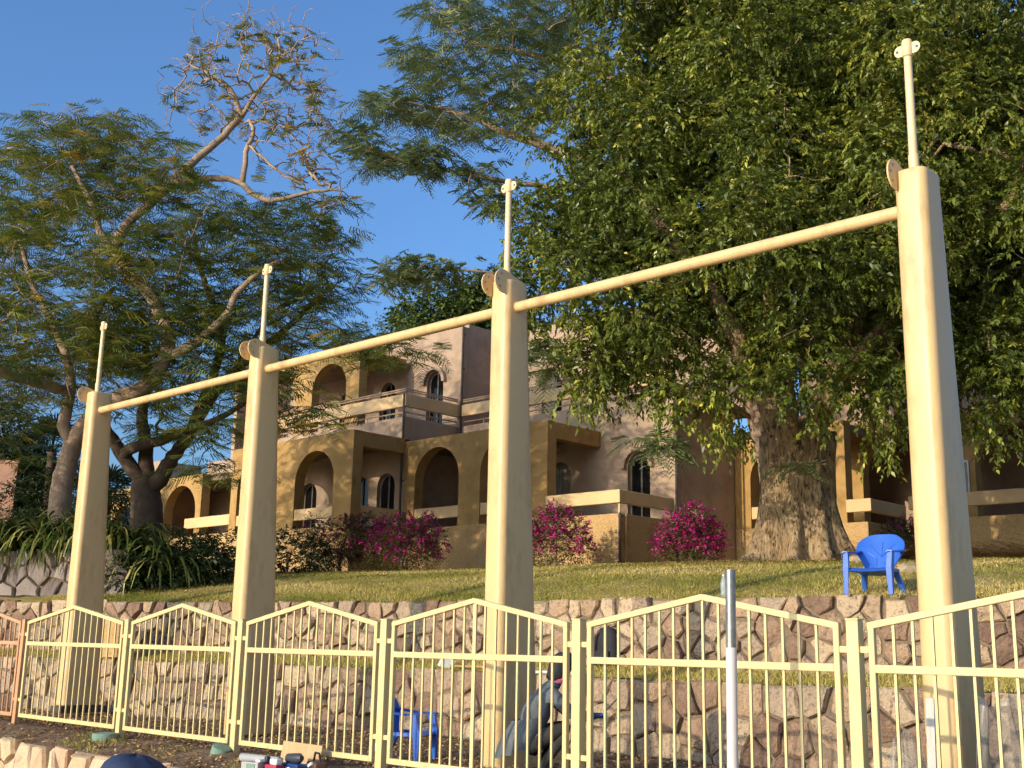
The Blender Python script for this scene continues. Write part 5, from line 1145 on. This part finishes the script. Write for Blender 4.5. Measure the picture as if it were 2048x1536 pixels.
b = MB(); b.box(-.05, .02, -.056, -.0505, .045, .062); b.build('label', MT['white'], root)
q = fp(660, 1550, fz) - BX * .16; root = empty('tool_bag', q, ROT - .3, 'dark brown tool bag with a white handled tool at the right of the tools', 'bag'); root.scale = (1.1, 1.1, 1.2)
b = MB(); b.box(-.11, .11, -.06, .06, 0, .11); b.build('bag', MT['brownleather'], root, bevel=.03, seg=3)
b = MB(); b.bar((-.05, -.07, .06), (.07, -.07, .10), .025, .025); b.build('tool_handle', MT['white'], root, bevel=.006)
b = MB(); b.tube([(-.08, 0, .10), (-.05, 0, .17), (.05, 0, .17), (.08, 0, .10)], .01, 6); b.build('carry_handle', MT['black'], root, smooth=True)
# navy bundle in front of the low wall
q = fp(275, 1532, .62); q = P(272, 1512, 11.6); root = empty('canvas_bundle', (q[0], q[1], 0), .2, 'domed navy cloth bundle in front of the low wall at the bottom', 'bundle')
V = []; F = []; n = 36; prof = [(1, 0), (1.03, .3), (1.0, .6), (.93, .78), (.8, .88), (.6, .95), (.35, .99), (.12, 1.0), (0.01, 1.0)]
H_ = float(P(272, 1510, 11.6)[2])
for r, z in prof:
    for j in range(n):
        a = 2 * math.pi * j / n; k = 1 + .05 * math.sin(3 * a + 1) + .025 * math.sin(8 * a + z * 3); V.append((r * .36 * k * math.cos(a), r * .28 * k * math.sin(a), z * H_ + .012 * math.sin(5 * a) * (1 - r) - .05 * r * math.cos(a - .4) * z))
for i in range(len(prof) - 1):
    for j in range(n): F.append((i*n+j, i*n+(j+1) % n, (i+1)*n+(j+1) % n, (i+1)*n+j))
obj('cloth', V, F, MT['navy'], root, True)
b = MB(); b.tube([(-.3, -.2, H_ * .7), (-.1, -.27, H_ * .82), (.15, -.25, H_ * .8), (.3, -.15, H_ * .66)], .012, 6); b.build('cord', MT['black'], root, smooth=True)
# timber and plastic sheets round the nearest post
q = P(1853, 1480, 9.2); b = MB(); b.box(-.032, .032, -.012, .012, 0, 1.02); thing(b, 'timber_plank', MT['oldwood'], (q[0] + .02, q[1], .5), 'weathered white plank leaning against the nearest tall post', 'plank', rot=(-.07, .0, ROT + .1), bevel=.003)
def drape(u, v, y, w_, h_, label, seed, rz):
    g = random.Random(seed); V = []; F = []; nu, nv = 16, 14; ph = [g.uniform(0, 6) for _ in range(4)]
    for i in range(nu + 1):
        for j in range(nv + 1):
            s, t = i / nu, j / nv; ww = w_ * (1.25 - .6 * t); x = (s - .5) * ww; yv = .05 * math.sin(s * 9 + ph[0]) * (1 - t * .5) + .03 * math.sin(s * 21 + t * 4 + ph[1]) + .18 * (1 - t) ** 2 * math.cos(s * 4 + ph[2])
            V.append((x, yv, h_ * t * (1 - .05 * math.sin(s * 6 + ph[3]))))
    for i in range(nu):
        for j in range(nv): a = i*(nv+1)+j; F.append((a, a+nv+1, a+nv+2, a+1))
    q = P(u, v, y); o = obj('plastic_sheet', V, F, MT['polythene'], None, True, (q[0], q[1], .5)); o.rotation_euler = (0, 0, rz); tag(o, label, 'plastic sheet', 'clear plastic sheets round the nearest post')
    md = o.modifiers.new('t', 'SOLIDIFY'); md.thickness = .002
drape(2000, 1500, 9.6, .5, 1.0, 'clear plastic sheet draped at the right of the nearest post', 5, .3)
drape(1815, 1510, 10.0, .34, .7, 'smaller clear plastic sheet crumpled left of the nearest post', 6, -.5)
# field stones and dry fronds at the foot of the big trunk
Rr = random.Random(17)
for i, (u, v, y, r, lab) in enumerate(((1765,1120,20.5,.26,'rounded boulder right of the trunk behind the blue chair'), (1712,1130,19.5,.12,'small stone between the trunk and the blue chair'), (1740,1140,19,.10,'small pale stone under the arm of the blue chair'), (1820,1178,16.5,.13,'half buried root stone left of the nearest post'))):
    q = P(u, v, y); me = bpy.data.meshes.new('rock'); bm = bmesh.new(); bmesh.ops.create_icosphere(bm, subdivisions=2, radius=r)
    for vv in bm.verts: vv.co *= 1 + Rr.uniform(-.14, .14); vv.co.z *= .7; vv.co.x *= 1.25
    bm.to_mesh(me); bm.free(); o = link('rock', me, MT['rock'], None, (q[0], q[1], float(lawn_z(q[0], q[1])) + r * .3)); tag(o, lab, 'rock', 'stones on the lawn')
def frond_heap(u, v, y, n, label, seed, sx, rise):
    g = random.Random(seed); q = P(u, v, y); z0 = float(lawn_z(q[0], q[1])); root = empty('dry_frond_heap', (q[0], q[1], z0), 0, label, 'dry fronds', 'heaps of dry palm fronds'); V = []; Q = []; tn = []
    for i in range(n):
        p = Vector((g.gauss(0, sx), g.gauss(0, .35), abs(g.gauss(0, rise)))); a = g.gauss(0, .35) + (math.pi if g.random() < .5 else 0); d = Vector((math.cos(a), math.sin(a) * .6, g.uniform(-.15, .2))).normalized(); sd = d.cross(Vector((0, 0, 1))).normalized(); L_ = g.uniform(.4, .9); tv = g.random()
        n0 = len(V); V += [p, p + d * L_ * .5 + sd * .012 + Vector((0, 0, .03)), p + d * L_ - Vector((0, 0, .08)), p + d * L_ * .5 - sd * .012 + Vector((0, 0, .03))]; Q.append((n0, n0+1, n0+2, n0+3)); tn.append(tv)
    o = mesh_np('fronds', np.array([tuple(v) for v in V]), np.array(Q), MT['straw'], root, np.array(tn)); o['kind'] = 'stuff'
frond_heap(1995, 1140, 21, 1600, 'large brown heap of dry palm fronds right of the nearest post', 3, .85, .12)
frond_heap(1800, 1150, 20.5, 900, 'small heap of dry fronds between boulder and nearest post', 4, .35, .12)
# overhead wire at the left
b = MB(); pw = [P(-40, 960, 40), P(60, 980, 40), P(160, 985, 40), P(260, 970, 42)]; b.tube([tuple(p) for p in pw], .012, 5)
tag(b.build('overhead_wire', MT['pipe'], None, smooth=True), 'thin wire sagging across the gap behind the left trunk', 'wire')
